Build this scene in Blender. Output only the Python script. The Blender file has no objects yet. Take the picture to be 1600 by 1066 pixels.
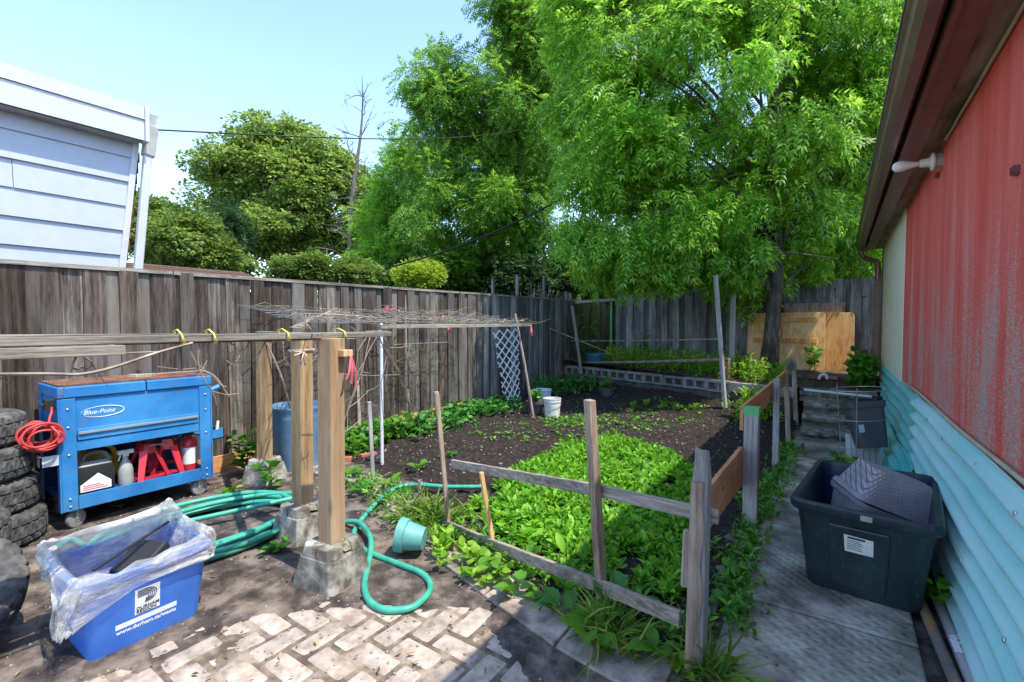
import bpy, math, random
import numpy as np
from mathutils import Vector, Matrix, noise
random.seed(7); np.random.seed(7)
SC = bpy.context.scene; COL = SC.collection

# ------------------------------------------------------------------ camera
FPX, CX, CY, CAMH = 740.0, 800.0, 533.0, 1.35      # focal length in photo pixels, photo centre, eye height
YAW, PITCH = math.radians(34.6), math.radians(2.0)
cam_d = bpy.data.cameras.new('camera'); cam = bpy.data.objects.new('camera', cam_d); COL.objects.link(cam)
cam_d.sensor_width = 36; cam_d.lens = FPX/1600*36; cam_d.clip_start = .05; cam_d.clip_end = 1500
cam.location = (0, 0, CAMH); cam.rotation_euler = (math.radians(90)-PITCH, 0, YAW)
SC.camera = cam
# ------------------------------------------------------------------ sky, sun, exposure
SUN_EL, SUN_AZ = math.radians(62), math.radians(2)   # azimuth counted from +X towards +Y
w = bpy.data.worlds.new('World'); SC.world = w; w.use_nodes = True
nt = w.node_tree; nt.nodes.clear()
sky = nt.nodes.new('ShaderNodeTexSky'); sky.sky_type = 'NISHITA'; sky.sun_disc = False
sky.sun_elevation = SUN_EL; sky.sun_rotation = math.pi/2 - SUN_AZ
sky.air_density = 1.0; sky.dust_density = .35; sky.ozone_density = 2.0; sky.altitude = 100
bg = nt.nodes.new('ShaderNodeBackground'); bg.inputs[1].default_value = .15
wo = nt.nodes.new('ShaderNodeOutputWorld')
nt.links.new(sky.outputs[0], bg.inputs[0]); nt.links.new(bg.outputs[0], wo.inputs[0])
sd = bpy.data.lights.new('sun', 'SUN'); sd.energy = 2.0; sd.angle = math.radians(.55); sd.color = (1, .92, .79)
sun = bpy.data.objects.new('sun', sd); COL.objects.link(sun)
sv = Vector((math.cos(SUN_EL)*math.cos(SUN_AZ), math.cos(SUN_EL)*math.sin(SUN_AZ), math.sin(SUN_EL)))
sun.rotation_euler = sv.to_track_quat('Z', 'Y').to_euler(); sun.location = (8, 6, 12)
SC.view_settings.view_transform = 'Standard'; SC.view_settings.look = 'None'
SC.view_settings.exposure = 1.76; SC.view_settings.gamma = 1
SC.render.engine = 'CYCLES'
try:
    SC.cycles.transparent_max_bounces = 12; SC.cycles.max_bounces = 6
except Exception: pass

# ------------------------------------------------------------------ pixel helpers (photo pixel -> point on a surface of the place)
CM = Matrix.Translation((0, 0, CAMH)) @ cam.rotation_euler.to_matrix().to_4x4()
def ray(px, py): return (CM.to_3x3() @ Vector(((px-CX)/FPX, -(py-CY)/FPX, -1)))
def G(px, py, z=0.0):
    r = ray(px, py); t = (z-CAMH)/r.z; return Vector((r.x*t, r.y*t, z))
def PD(px, py, d): return Vector((0, 0, CAMH)) + ray(px, py)*d
def onX(px, py, x): r = ray(px, py); t = x/r.x; return Vector((x, r.y*t, CAMH+r.z*t))
def onY(px, py, y): r = ray(px, py); t = y/r.y; return Vector((r.x*t, y, CAMH+r.z*t))
def onV(px, py, base):        # point above a ground point, at that point's depth
    f = Vector((-math.sin(YAW), math.cos(YAW), 0)); d = base.x*f.x+base.y*f.y
    r = ray(px, py); t = d/(r.x*f.x+r.y*f.y); return Vector((r.x*t, r.y*t, CAMH+r.z*t))

# ------------------------------------------------------------------ materials
def newmat(name):
    m = bpy.data.materials.new(name); m.use_nodes = True; nt = m.node_tree; nt.nodes.clear()
    out = nt.nodes.new('ShaderNodeOutputMaterial'); return m, nt, out
def N(nt, t, **k):
    n = nt.nodes.new(t)
    for a, b in k.items(): setattr(n, a, b)
    return n
def ramp(nt, fac, cols):
    r = N(nt, 'ShaderNodeValToRGB'); e = r.color_ramp.elements
    while len(e) > 1: e.remove(e[-1])
    e[0].position = cols[0][0]; e[0].color = (*cols[0][1], 1)
    for p, c in cols[1:]:
        x = e.new(p); x.color = (*c, 1)
    nt.links.new(fac, r.inputs[0]); return r
def noise_node(nt, scale, ns, detail=6, rough=.6, off=None, coord='Position'):
    if coord == 'Position': g = N(nt, 'ShaderNodeNewGeometry').outputs['Position']
    else: g = N(nt, 'ShaderNodeTexCoord').outputs[coord]
    mp = N(nt, 'ShaderNodeMapping'); mp.inputs['Scale'].default_value = scale
    nt.links.new(g, mp.inputs['Vector'])
    if off is not None: nt.links.new(off, mp.inputs['Location'])
    t = N(nt, 'ShaderNodeTexNoise'); t.inputs['Scale'].default_value = ns
    t.inputs['Detail'].default_value = detail; t.inputs['Roughness'].default_value = rough
    nt.links.new(mp.outputs[0], t.inputs['Vector']); return t
def mixc(nt, fac, a, b, mode='MIX'):
    m = N(nt, 'ShaderNodeMix', data_type='RGBA', blend_type=mode)
    if isinstance(fac, (int, float)): m.inputs[0].default_value = fac
    else: nt.links.new(fac, m.inputs[0])
    for i, v in ((6, a), (7, b)):
        if isinstance(v, tuple): m.inputs[i].default_value = (*v, 1)
        else: nt.links.new(v, m.inputs[i])
    return m.outputs[2]
def math_n(nt, op, a, b=None, clamp=False):
    m = N(nt, 'ShaderNodeMath', operation=op); m.use_clamp = clamp
    for i, v in ((0, a), (1, b)):
        if v is None: continue
        if isinstance(v, (int, float)): m.inputs[i].default_value = v
        else: nt.links.new(v, m.inputs[i])
    return m.outputs[0]
def finish(nt, out, col, rough=.8, metal=0, spec=.3, bump=None, bstr=.3, bdist=.01, rnd=0):
    p = N(nt, 'ShaderNodeBsdfPrincipled')
    if rnd:
        oi = N(nt, 'ShaderNodeObjectInfo'); h = N(nt, 'ShaderNodeHueSaturation')
        v = math_n(nt, 'ADD', math_n(nt, 'MULTIPLY', oi.outputs['Random'], rnd*2), 1-rnd)
        nt.links.new(v, h.inputs['Value'])
        sat = math_n(nt, 'ADD', math_n(nt, 'MULTIPLY', math_n(nt, 'FRACT', math_n(nt, 'MULTIPLY', oi.outputs['Random'], 17.3)), rnd*1.4), 1-rnd*.7)
        nt.links.new(sat, h.inputs['Saturation'])
        nt.links.new(col, h.inputs['Color']); col = h.outputs[0]
    if isinstance(col, tuple): p.inputs['Base Color'].default_value = (*col, 1)
    else: nt.links.new(col, p.inputs['Base Color'])
    if isinstance(rough, (int, float)): p.inputs['Roughness'].default_value = rough
    else: nt.links.new(rough, p.inputs['Roughness'])
    p.inputs['Metallic'].default_value = metal; p.inputs['Specular IOR Level'].default_value = spec
    if bump is not None:
        b = N(nt, 'ShaderNodeBump'); b.inputs['Strength'].default_value = bstr; b.inputs['Distance'].default_value = bdist
        nt.links.new(bump, b.inputs['Height']); nt.links.new(b.outputs[0], p.inputs['Normal'])
    nt.links.new(p.outputs[0], out.inputs[0]); return p
def nmat(name, cols, scale=(1, 1, 1), ns=5, detail=7, rough=.8, bstr=.3, bdist=.01, rnd=0, metal=0, spec=.3, dirt=None, jitter=False):
    """noise-ramped surface; dirt=(colour, noise scale, low, high) lays stains over it"""
    m, nt, out = newmat(name)
    off = None
    if jitter:
        oi = N(nt, 'ShaderNodeObjectInfo'); c = N(nt, 'ShaderNodeCombineXYZ')
        for i in range(3): nt.links.new(math_n(nt, 'MULTIPLY', oi.outputs['Random'], 31.0+7*i), c.inputs[i])
        off = c.outputs[0]
    t = noise_node(nt, scale, ns, detail, .62, off)
    c = ramp(nt, t.outputs[0], cols).outputs[0]
    if dirt:
        d = noise_node(nt, (1, 1, 1), dirt[1], 5, .65)
        f = N(nt, 'ShaderNodeMapRange'); f.inputs[1].default_value = dirt[2]; f.inputs[2].default_value = dirt[3]
        nt.links.new(d.outputs[0], f.inputs[0]); c = mixc(nt, f.outputs[0], c, dirt[0])
    finish(nt, out, c, rough, metal, spec, t.outputs[0], bstr, bdist, rnd); return m
def wood(name, dark, mid, light, grain=60, rough=.85, rnd=.25, bstr=.5, axis='z', knots=True, stain=None, stains=(.5, .8), ksize=(.03, .09)):
    """weathered timber: long grain along one axis, shifted per object"""
    m, nt, out = newmat(name)
    oi = N(nt, 'ShaderNodeObjectInfo'); c3 = N(nt, 'ShaderNodeCombineXYZ')
    for i in range(3): nt.links.new(math_n(nt, 'MULTIPLY', oi.outputs['Random'], 23.0+11*i), c3.inputs[i])
    sc = {'z': (1, 1, .035), 'y': (1, .035, 1), 'x': (.035, 1, 1)}[axis]
    t = noise_node(nt, sc, grain, 5, .7, c3.outputs[0])
    t2 = noise_node(nt, tuple(max(s, .25) for s in sc), 5, 5, .6, c3.outputs[0])
    t3 = noise_node(nt, tuple(s if s == 1 else .09 for s in sc), grain*2.6, 3, .7, c3.outputs[0])
    f = math_n(nt, 'ADD', math_n(nt, 'ADD', math_n(nt, 'MULTIPLY', t.outputs[0], .45), math_n(nt, 'MULTIPLY', t2.outputs[0], .35)), math_n(nt, 'MULTIPLY', t3.outputs[0], .2))
    c = ramp(nt, f, [(.4, dark), (.49, mid), (.6, light)]).outputs[0]
    if stain:
        d = noise_node(nt, tuple(max(s, .3) for s in sc), 2.2, 5, .6, c3.outputs[0])
        mr = N(nt, 'ShaderNodeMapRange'); mr.inputs[1].default_value = stains[0]; mr.inputs[2].default_value = stains[1]
        nt.links.new(d.outputs[0], mr.inputs[0]); c = mixc(nt, mr.outputs[0], c, stain)
    if knots:
        v = N(nt, 'ShaderNodeTexVoronoi'); v.inputs['Scale'].default_value = 2.6
        g = N(nt, 'ShaderNodeNewGeometry'); mp = N(nt, 'ShaderNodeMapping')
        mp.inputs['Scale'].default_value = {'z': (1.6, 1.6, .7), 'y': (1.6, .7, 1.6), 'x': (.7, 1.6, 1.6)}[axis]
        nt.links.new(g.outputs['Position'], mp.inputs[0]); nt.links.new(c3.outputs[0], mp.inputs['Location'])
        nt.links.new(mp.outputs[0], v.inputs['Vector'])
        k = N(nt, 'ShaderNodeMapRange'); k.inputs[1].default_value = ksize[0]; k.inputs[2].default_value = ksize[1]
        k.inputs[3].default_value = .8; k.inputs[4].default_value = 0
        nt.links.new(v.outputs['Distance'], k.inputs[0]); c = mixc(nt, k.outputs[0], c, tuple(x*.5 for x in dark))
    finish(nt, out, c, rough, 0, .2, t.outputs[0], bstr, .004, rnd); return m
def leafmat(name, c1, c2, tr=.4, rough=.45, spec=.35, patch=1.0):
    m, nt, out = newmat(name)
    g = N(nt, 'ShaderNodeNewGeometry')
    c = ramp(nt, g.outputs['Random Per Island'], [(0, tuple(x*.75 for x in c1)), (.3, c1), (.8, c2), (1, tuple(min(1, x*1.2+.02) for x in c2))]).outputs[0]
    t = noise_node(nt, (1, 1, 1), patch, 3)
    h = N(nt, 'ShaderNodeHueSaturation'); nt.links.new(c, h.inputs['Color'])
    nt.links.new(math_n(nt, 'ADD', math_n(nt, 'MULTIPLY', t.outputs[0], .7), .65), h.inputs['Value'])
    p = N(nt, 'ShaderNodeBsdfPrincipled'); nt.links.new(h.outputs[0], p.inputs['Base Color'])
    p.inputs['Roughness'].default_value = rough; p.inputs['Specular IOR Level'].default_value = spec
    h2 = N(nt, 'ShaderNodeHueSaturation'); h2.inputs['Value'].default_value = 1.7; h2.inputs['Hue'].default_value = .485
    nt.links.new(h.outputs[0], h2.inputs['Color'])
    tl = N(nt, 'ShaderNodeBsdfTranslucent'); nt.links.new(h2.outputs[0], tl.inputs[0])
    mx = N(nt, 'ShaderNodeMixShader'); mx.inputs[0].default_value = tr
    nt.links.new(p.outputs[0], mx.inputs[1]); nt.links.new(tl.outputs[0], mx.inputs[2])
    nt.links.new(mx.outputs[0], out.inputs[0]); return m
def flat(name, c, rough=.5, metal=0, spec=.4, var=.12, ns=9, bstr=.08, dirt=None, rnd=0):
    a = tuple(x*(1-var) for x in c); b = tuple(min(1, x*(1+var)) for x in c)
    return nmat(name, [(.35, a), (.65, b)], ns=ns, rough=rough, bstr=bstr, bdist=.003, metal=metal, spec=spec, dirt=dirt, rnd=rnd)

# ------------------------------------------------------------------ mesh building
WO = {}                                             # world offset of each object's origin
def tag(o, label=None, cat=None, group=None, kind=None):
    if label: o['label'] = label
    if cat: o['category'] = cat
    if group: o['group'] = group
    if kind: o['kind'] = kind
    return o
def thing(name, loc, label, cat, group=None):
    o = bpy.data.objects.new(name, None); COL.objects.link(o); o.location = loc; o.empty_display_size = .1
    WO[o.name] = Vector(loc); return tag(o, label, cat, group)
class MB:
    def __init__(s): s.v = []; s.f = []
    def add(s, vs, fs):
        n = len(s.v); s.v += [tuple(x) for x in vs]; s.f += [tuple(i+n for i in f) for f in fs]; return s
    def hexa(s, p): return s.add(p, [(0,3,2,1),(4,5,6,7),(0,1,5,4),(1,2,6,5),(2,3,7,6),(3,0,4,7)])
    def box(s, lo, hi):
        x0, y0, z0 = lo; x1, y1, z1 = hi
        return s.hexa([(x0,y0,z0),(x1,y0,z0),(x1,y1,z0),(x0,y1,z0),(x0,y0,z1),(x1,y0,z1),(x1,y1,z1),(x0,y1,z1)])
    def beam(s, a, b, w, h, up=(0, 0, 1), w2=None, h2=None):
        a, b = Vector(a), Vector(b); d = (b-a).normalized(); u = Vector(up)
        if abs(d.dot(u)) > .98: u = Vector((1, 0, 0)) if abs(d.x) < .9 else Vector((0, 1, 0))
        r = d.cross(u).normalized(); u = r.cross(d).normalized(); w2 = w2 or w; h2 = h2 or h
        q = lambda c, W, H: [c-r*W/2-u*H/2, c+r*W/2-u*H/2, c+r*W/2+u*H/2, c-r*W/2+u*H/2]
        return s.hexa(q(a, w, h)[::-1]+q(b, w2, h2)[::-1])
    def tube(s, pts, r, n=8, cap=True):
        pts = [Vector(p) for p in pts]; m = len(pts); rs = r if isinstance(r, (list, tuple)) else [r]*m
        u = None; vs = []
        for i, p in enumerate(pts):
            t = (pts[min(i+1, m-1)]-pts[max(i-1, 0)])
            t = t.normalized() if t.length > 1e-9 else Vector((0, 0, 1))
            if u is None:
                u = t.cross(Vector((0, 0, 1)) if abs(t.z) < .9 else Vector((1, 0, 0))).normalized()
            else:
                u = (u-t*u.dot(t)); u = u.normalized() if u.length > 1e-6 else t.orthogonal().normalized()
            b = t.cross(u)
            for k in range(n):
                a = 2*math.pi*k/n; vs.append(p+(u*math.cos(a)+b*math.sin(a))*rs[i])
        fs = [(i*n+k, i*n+(k+1) % n, (i+1)*n+(k+1) % n, (i+1)*n+k) for i in range(m-1) for k in range(n)]
        if cap: fs += [tuple(range(n))[::-1], tuple((m-1)*n+k for k in range(n))]
        return s.add(vs, fs)
    def lathe(s, prof, n=24, o=(0, 0, 0), ax=None, closed=False, mod=None):
        """profile of (radius, height) turned about an axis"""
        o = Vector(o); M = ax if ax is not None else Matrix.Identity(3); m = len(prof); vs = []
        for i in range(n):
            a = 2*math.pi*i/n
            for j, (r, z) in enumerate(prof):
                if mod: r = mod(i, j, r)
                vs.append(o+M @ Vector((r*math.cos(a), r*math.sin(a), z)))
        fs = []
        for i in range(n):
            for j in range(m if closed else m-1):
                k = (j+1) % m; fs.append((i*m+j, ((i+1) % n)*m+j, ((i+1) % n)*m+k, i*m+k))
        if not closed:
            if prof[0][0] > 1e-6: fs.append(tuple(i*m for i in range(n))[::-1])
            if prof[-1][0] > 1e-6: fs.append(tuple(i*m+m-1 for i in range(n)))
        return s.add(vs, fs)
    def prism(s, poly, o, u, v, w, t):
        """2-D outline in the frame o,u,v, thickened by t along w"""
        o, u, v, w = Vector(o), Vector(u), Vector(v), Vector(w); n = len(poly)
        a = [o+u*x+v*y for x, y in poly]; b = [p+w*t for p in a]
        return s.add(a+b, [tuple(range(n))[::-1], tuple(range(n, 2*n))]+[(i, (i+1) % n, n+(i+1) % n, n+i) for i in range(n)])
    def loft(s, rings, cap0=True, cap1=True):
        n = len(rings[0]); vs = [p for r in rings for p in r]; m = len(rings)
        fs = [(i*n+k, i*n+(k+1) % n, (i+1)*n+(k+1) % n, (i+1)*n+k) for i in range(m-1) for k in range(n)]
        if cap0: fs.append(tuple(range(n))[::-1])
        if cap1: fs.append(tuple((m-1)*n+k for k in range(n)))
        return s.add(vs, fs)
    def grid(s, fn, nu, nv):
        vs = [fn(i/nu, j/nv) for i in range(nu+1) for j in range(nv+1)]; q = nv+1
        return s.add(vs, [(i*q+j, (i+1)*q+j, (i+1)*q+j+1, i*q+j+1) for i in range(nu) for j in range(nv)])
    def build(s, name, mat, parent=None, smooth=False, bevel=0, origin=None, local=False, jit=0):
        V = np.array(s.v, dtype=np.float64)
        if jit: V += np.random.normal(0, jit, V.shape)
        if parent is not None: off = WO[parent.name]
        elif origin is not None: off = Vector(origin)
        elif local: off = Vector((0, 0, 0))
        else:
            lo, hi = V.min(0), V.max(0); off = Vector(((lo[0]+hi[0])/2, (lo[1]+hi[1])/2, lo[2]))
        V = V-np.array(off)
        me = bpy.data.meshes.new(name); me.from_pydata([tuple(x) for x in V], [], s.f); me.materials.append(mat)
        if smooth:
            me.polygons.foreach_set('use_smooth', [True]*len(me.polygons))
            if smooth == 'a': me.set_sharp_from_angle(angle=math.radians(38))
        o = bpy.data.objects.new(name, me); COL.objects.link(o)
        if parent is not None: o.parent = parent
        else: o.location = off
        WO[o.name] = Vector(off)
        if bevel:
            b = o.modifiers.new('bevel', 'BEVEL'); b.width = bevel; b.segments = 2; b.limit_method = 'ANGLE'
        return o
def fastmesh(name, V, F, mat, parent=None, smooth=False):
    """numpy arrays -> one mesh object (faces all of one size)"""
    V = np.asarray(V, dtype=np.float32).reshape(-1, 3); F = np.asarray(F, dtype=np.int32); k = F.shape[1]
    off = np.array(WO[parent.name]) if parent is not None else np.array([V[:, 0].mean(), V[:, 1].mean(), V[:, 2].min()])
    V = (V-off).astype(np.float32)
    me = bpy.data.meshes.new(name); me.vertices.add(len(V)); me.vertices.foreach_set('co', V.ravel())
    me.loops.add(F.size); me.loops.foreach_set('vertex_index', F.ravel())
    me.polygons.add(len(F)); me.polygons.foreach_set('loop_start', np.arange(0, F.size, k, dtype=np.int32))
    if smooth: me.polygons.foreach_set('use_smooth', np.ones(len(F), dtype=bool))
    me.materials.append(mat); me.update(calc_edges=True)
    o = bpy.data.objects.new(name, me); COL.objects.link(o)
    if parent is not None: o.parent = parent
    else: o.location = off
    WO[o.name] = Vector(off); return o
def copy_tree(o, parent=None):
    c = o.copy(); COL.objects.link(c); c.parent = parent
    for ch in [x for x in bpy.data.objects if x.parent == o]: copy_tree(ch, c)
    return c
def frames(D, roll=None):
    """rotation matrices whose +Y follows each direction, with random roll"""
    D = D/np.linalg.norm(D, axis=1, keepdims=True); n = len(D)
    a = np.random.normal(size=(n, 3)) if roll is None else np.tile(np.array(roll, float), (n, 1))+np.random.normal(0, .35, (n, 3))
    X = np.cross(D, a); X /= np.linalg.norm(X, axis=1, keepdims=True)+1e-9; Z = np.cross(X, D)
    return np.stack([X, D, Z], axis=2)
def scatter(name, tv, tf, P, R, S, mat, parent=None, smooth=False):
    tv = np.asarray(tv, float); tf = np.asarray(tf); n = len(P)
    V = np.einsum('nij,kj->nki', R, tv)*np.asarray(S).reshape(-1, 1, 1)+np.asarray(P)[:, None, :]
    F = (tf[None]+(np.arange(n)*len(tv))[:, None, None]).reshape(-1, tf.shape[1])
    return fastmesh(name, V, F, mat, parent, smooth)
def merge(*ts):
    V, F, n = [], [], 0
    for v, f in ts: V.append(np.asarray(v, float)); F.append(np.asarray(f)+n); n += len(v)
    return np.vstack(V), np.vstack(F)
def inpoly(P, poly):
    x, y = P[:, 0], P[:, 1]; r = np.zeros(len(P), bool); n = len(poly)
    for i in range(n):
        x0, y0 = poly[i][:2]; x1, y1 = poly[(i+1) % n][:2]
        c = ((y0 > y) != (y1 > y)) & (x < (x1-x0)*(y-y0)/((y1-y0) or 1e-9)+x0); r ^= c
    return r
def sample(poly, n):
    a = np.array([p[:2] for p in poly]); lo, hi = a.min(0), a.max(0); out = np.zeros((0, 2))
    while len(out) < n:
        q = lo+np.random.rand(n*2, 2)*(hi-lo); out = np.vstack([out, q[inpoly(q, poly)]])
    return out[:n]
def rrect(hx, hy, r, z, n=5, c=(0, 0)):
    pts = []
    for sx, sy, a0 in ((1, 1, 0), (-1, 1, 90), (-1, -1, 180), (1, -1, 270)):
        for k in range(n+1):
            a = math.radians(a0+90*k/n); pts.append(Vector((c[0]+sx*(hx-r)+r*math.cos(a), c[1]+sy*(hy-r)+r*math.sin(a), z)))
    return pts
def smoothpath(pts, n=8):
    pts = [Vector(p) for p in pts]; out = []
    for i in range(len(pts)-1):
        p0, p1, p2, p3 = pts[max(i-1, 0)], pts[i], pts[i+1], pts[min(i+2, len(pts)-1)]
        for k in range(n):
            t = k/n; out.append(.5*((2*p1)+(p2-p0)*t+(2*p0-5*p1+4*p2-p3)*t*t+(3*p1-p0-3*p2+p3)*t**3))
    return out+[pts[-1]]
def text(name, body, mat, parent, o, right, up, size, shear=0, ext=.0006, align='LEFT', bold=0):
    c = bpy.data.curves.new(name, 'FONT'); c.body = body; c.size = size; c.shear = shear; c.extrude = ext; c.align_x = align; c.offset = bold
    t = bpy.data.objects.new(name, c); COL.objects.link(t)
    me = bpy.data.meshes.new_from_object(t.evaluated_get(bpy.context.evaluated_depsgraph_get()))
    bpy.data.objects.remove(t)
    r, u = Vector(right).normalized(), Vector(up).normalized(); n = r.cross(u); off = WO[parent.name]
    M = Matrix((r, u, n)).transposed().to_4x4(); M.translation = Vector(o)-off
    me.transform(M); me.materials.clear(); me.materials.append(mat)
    ob = bpy.data.objects.new(name, me); COL.objects.link(ob); ob.parent = parent; WO[ob.name] = Vector(off); return ob

# leaf shapes ----------------------------------------------------------------
def diamond(L=1, W=.3, fold=.08, o=(0, 0, 0), ang=0, droop=0):
    v = np.array([(0, 0, 0), (-W/2, L*.45, fold), (0, L, -droop), (W/2, L*.45, fold)], float)
    ca, sa = math.cos(ang), math.sin(ang); R = np.array([[ca, sa, 0], [-sa, ca, 0], [0, 0, 1]])
    return v @ R.T+np.array(o), np.array([(0, 1, 2, 3)])
def blade(L=1, W=.4, rows=4, bend=.5, fold=.06, prof=None, stem=0, wav=0):
    """broad bent leaf with a mid rib"""
    prof = prof or [0.1, .85, 1, .7, .06]; V, F = [], []; m = len(prof)
    for i in range(m):
        t = i/(m-1); y = stem+L*t; z = -bend*(t**2)*L*.6+bend*t*L*.25; w = W*prof[i]/2
        wv = wav*(1 if i % 2 else -1)
        V += [(-w, y, z+fold*w/W*2+wv*W), (0, y, z), (w, y, z+fold*w/W*2-wv*W)]
    for i in range(m-1):
        a = i*3; F += [(a, a+3, a+4, a+1), (a+1, a+4, a+5, a+2)]
    return np.array(V, float), np.array(F)
def compound(n=4, leaf=.4, w=.11, droop=.35):
    ts = []
    for i in range(n):
        t = .2+.7*i/(n-1)
        for s in (-1, 1): ts.append(diamond(leaf*(1.05-.25*abs(t-.55)), w, .03, (0, t, -droop*t*t), s*math.radians(52-14*t), droop*.25))
    ts.append(diamond(leaf, w, .03, (0, .92, -droop*.85), 0, droop*.3))
    return merge(*ts)
# ================================================================== materials
M = {}
M['dirt'] = nmat('dirt', [(.38, (.035, .029, .026)), (.5, (.085, .069, .059)), (.62, (.2, .163, .135))], ns=7, detail=14, rough=.95, bstr=.6, bdist=.02, dirt=((.26, .205, .155), 1.9, .55, .7))
M['soil'] = nmat('soil', [(.35, (.012, .009, .008)), (.55, (.03, .023, .019)), (.72, (.075, .058, .045))], ns=26, detail=10, rough=1, bstr=.9, bdist=.02)
M['terrace'] = nmat('terrace_earth', [(.35, (.04, .03, .022)), (.6, (.1, .075, .055)), (.75, (.2, .15, .1))], ns=8, detail=10, rough=1, bstr=.7)
M['paver'] = nmat('paver', [(.36, (.27, .215, .175)), (.5, (.4, .335, .28)), (.64, (.5, .435, .37))], ns=14, detail=9, rough=.85, bstr=.35, bdist=.004, rnd=.1, dirt=((.2, .15, .11), 9, .56, .8))
M['kerb'] = nmat('kerb_concrete', [(.38, (.13, .1, .09)), (.5, (.28, .225, .2)), (.62, (.42, .35, .31))], ns=7, detail=10, rough=.9, bstr=.35, bdist=.006, rnd=.15)
# path slabs: worn concrete with a pressed tread pattern
m, nt, out = newmat('path_concrete'); g = N(nt, 'ShaderNodeNewGeometry')
t = noise_node(nt, (1, 1, 1), 3, 12, .68); c = ramp(nt, t.outputs[0], [(.38, (.13, .118, .095)), (.5, (.28, .255, .212)), (.62, (.47, .435, .37))]).outputs[0]
gn = noise_node(nt, (1, 1, 1), 1.1, 5); gm = N(nt, 'ShaderNodeMapRange'); gm.inputs[1].default_value = .5; gm.inputs[2].default_value = .75; gm.inputs[4].default_value = .55
nt.links.new(gn.outputs[0], gm.inputs[0]); c = mixc(nt, gm.outputs[0], c, (.05, .065, .03))
wv = N(nt, 'ShaderNodeTexWave'); wv.inputs['Scale'].default_value = 7; mp = N(nt, 'ShaderNodeMapping'); mp.inputs['Rotation'].default_value = (0, 0, .78); nt.links.new(g.outputs['Position'], mp.inputs[0]); nt.links.new(mp.outputs[0], wv.inputs[0])
wv2 = N(nt, 'ShaderNodeTexWave'); wv2.inputs['Scale'].default_value = 7; mp2 = N(nt, 'ShaderNodeMapping'); mp2.inputs['Rotation'].default_value = (0, 0, -.78); nt.links.new(g.outputs['Position'], mp2.inputs[0]); nt.links.new(mp2.outputs[0], wv2.inputs[0])
tr = math_n(nt, 'MULTIPLY', wv.outputs[1], wv2.outputs[1])
wn = noise_node(nt, (1, 1, 1), 1.6, 4); wm = N(nt, 'ShaderNodeMapRange'); wm.inputs[1].default_value = .36; wm.inputs[2].default_value = .56; nt.links.new(wn.outputs[0], wm.inputs[0])
hh = math_n(nt, 'ADD', math_n(nt, 'MULTIPLY', math_n(nt, 'MULTIPLY', tr, wm.outputs[0]), 1.6), t.outputs[0])
finish(nt, out, c, .82, 0, .35, hh, .55, .012, .1); M['path'] = m
M['concrete'] = nmat('concrete', [(.4, (.1, .095, .08)), (.5, (.24, .23, .2)), (.6, (.4, .39, .35))], ns=9, detail=12, rough=.95, bstr=.7, bdist=.006, dirt=((.09, .1, .05), 5, .52, .72), rnd=.1)
M['mortar'] = nmat('mortar', [(.35, (.12, .1, .07)), (.65, (.36, .32, .25))], ns=40, detail=8, rough=1, bstr=1, bdist=.02)
M['block'] = nmat('cinder_block', [(.3, (.13, .125, .115)), (.5, (.24, .235, .22)), (.7, (.36, .35, .33))], ns=22, detail=10, rough=1, bstr=.8, bdist=.006, rnd=.2, dirt=((.07, .08, .045), 4, .5, .75))
M['block_dark'] = nmat('wall_block', [(.3, (.035, .032, .03)), (.5, (.08, .075, .068)), (.7, (.17, .16, .15))], ns=20, detail=10, rough=1, bstr=1, bdist=.015, rnd=.3)
M['step'] = nmat('step_stone', [(.36, (.085, .08, .062)), (.5, (.2, .188, .155)), (.64, (.4, .375, .32))], ns=12, detail=10, rough=.95, bstr=1, bdist=.012, rnd=.18, dirt=((.045, .06, .02), 3, .5, .75))
M['fence'] = wood('fence_wood', (.022, .017, .013), (.092, .076, .06), (.27, .235, .195), grain=42, rnd=.3, stain=(.16, .155, .14), stains=(.44, .66))
M['fence_dark'] = wood('fence_wood_dark', (.016, .012, .009), (.06, .046, .037), (.15, .12, .098), grain=40, rnd=.3, stain=(.13, .12, .11), stains=(.48, .74))
M['fence_grey'] = wood('fence_wood_grey', (.06, .058, .058), (.19, .188, .188), (.38, .375, .37), grain=60, rnd=.3, stain=(.07, .055, .045), stains=(.52, .75))
M['fence_greyd'] = wood('fence_wood_grey_dark', (.04, .035, .033), (.12, .11, .105), (.24, .225, .215), grain=60, rnd=.3)
M['fence_moss'] = wood('fence_wood_mossy', (.02, .022, .008), (.055, .055, .02), (.13, .13, .05), grain=45, rnd=.3)
M['rail'] = wood('rail_wood', (.1, .09, .075), (.22, .2, .165), (.4, .37, .31), grain=70, rnd=.15, axis='y')
M['railx'] = wood('rail_wood_cross', (.13, .11, .09), (.28, .24, .2), (.46, .41, .35), grain=70, rnd=.15, axis='x')
M['stake'] = wood('stake_wood', (.16, .115, .085), (.33, .26, .2), (.52, .44, .36), grain=80, rnd=.25)
M['grey_post'] = wood('grey_post_wood', (.17, .165, .16), (.32, .31, .3), (.48, .47, .46), grain=70, rnd=.12)
M['post'] = wood('post_wood', (.16, .085, .035), (.36, .225, .11), (.5, .37, .22), grain=30, rnd=.1, stain=(.3, .22, .14), stains=(.46, .7), ksize=(.07, .15))
M['orange'] = wood('orange_board', (.34, .14, .045), (.56, .27, .1), (.66, .38, .18), grain=50, rnd=.12, axis='y')
M['ply'] = wood('plywood', (.45, .22, .09), (.72, .43, .2), (.82, .58, .34), grain=45, rnd=.12, knots=True, ksize=(.06, .12), stain=(.3, .2, .14), stains=(.55, .8))
M['ply_o'] = wood('plywood_orange', (.42, .16, .035), (.68, .3, .075), (.76, .42, .15), grain=40, rnd=.08)
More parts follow.
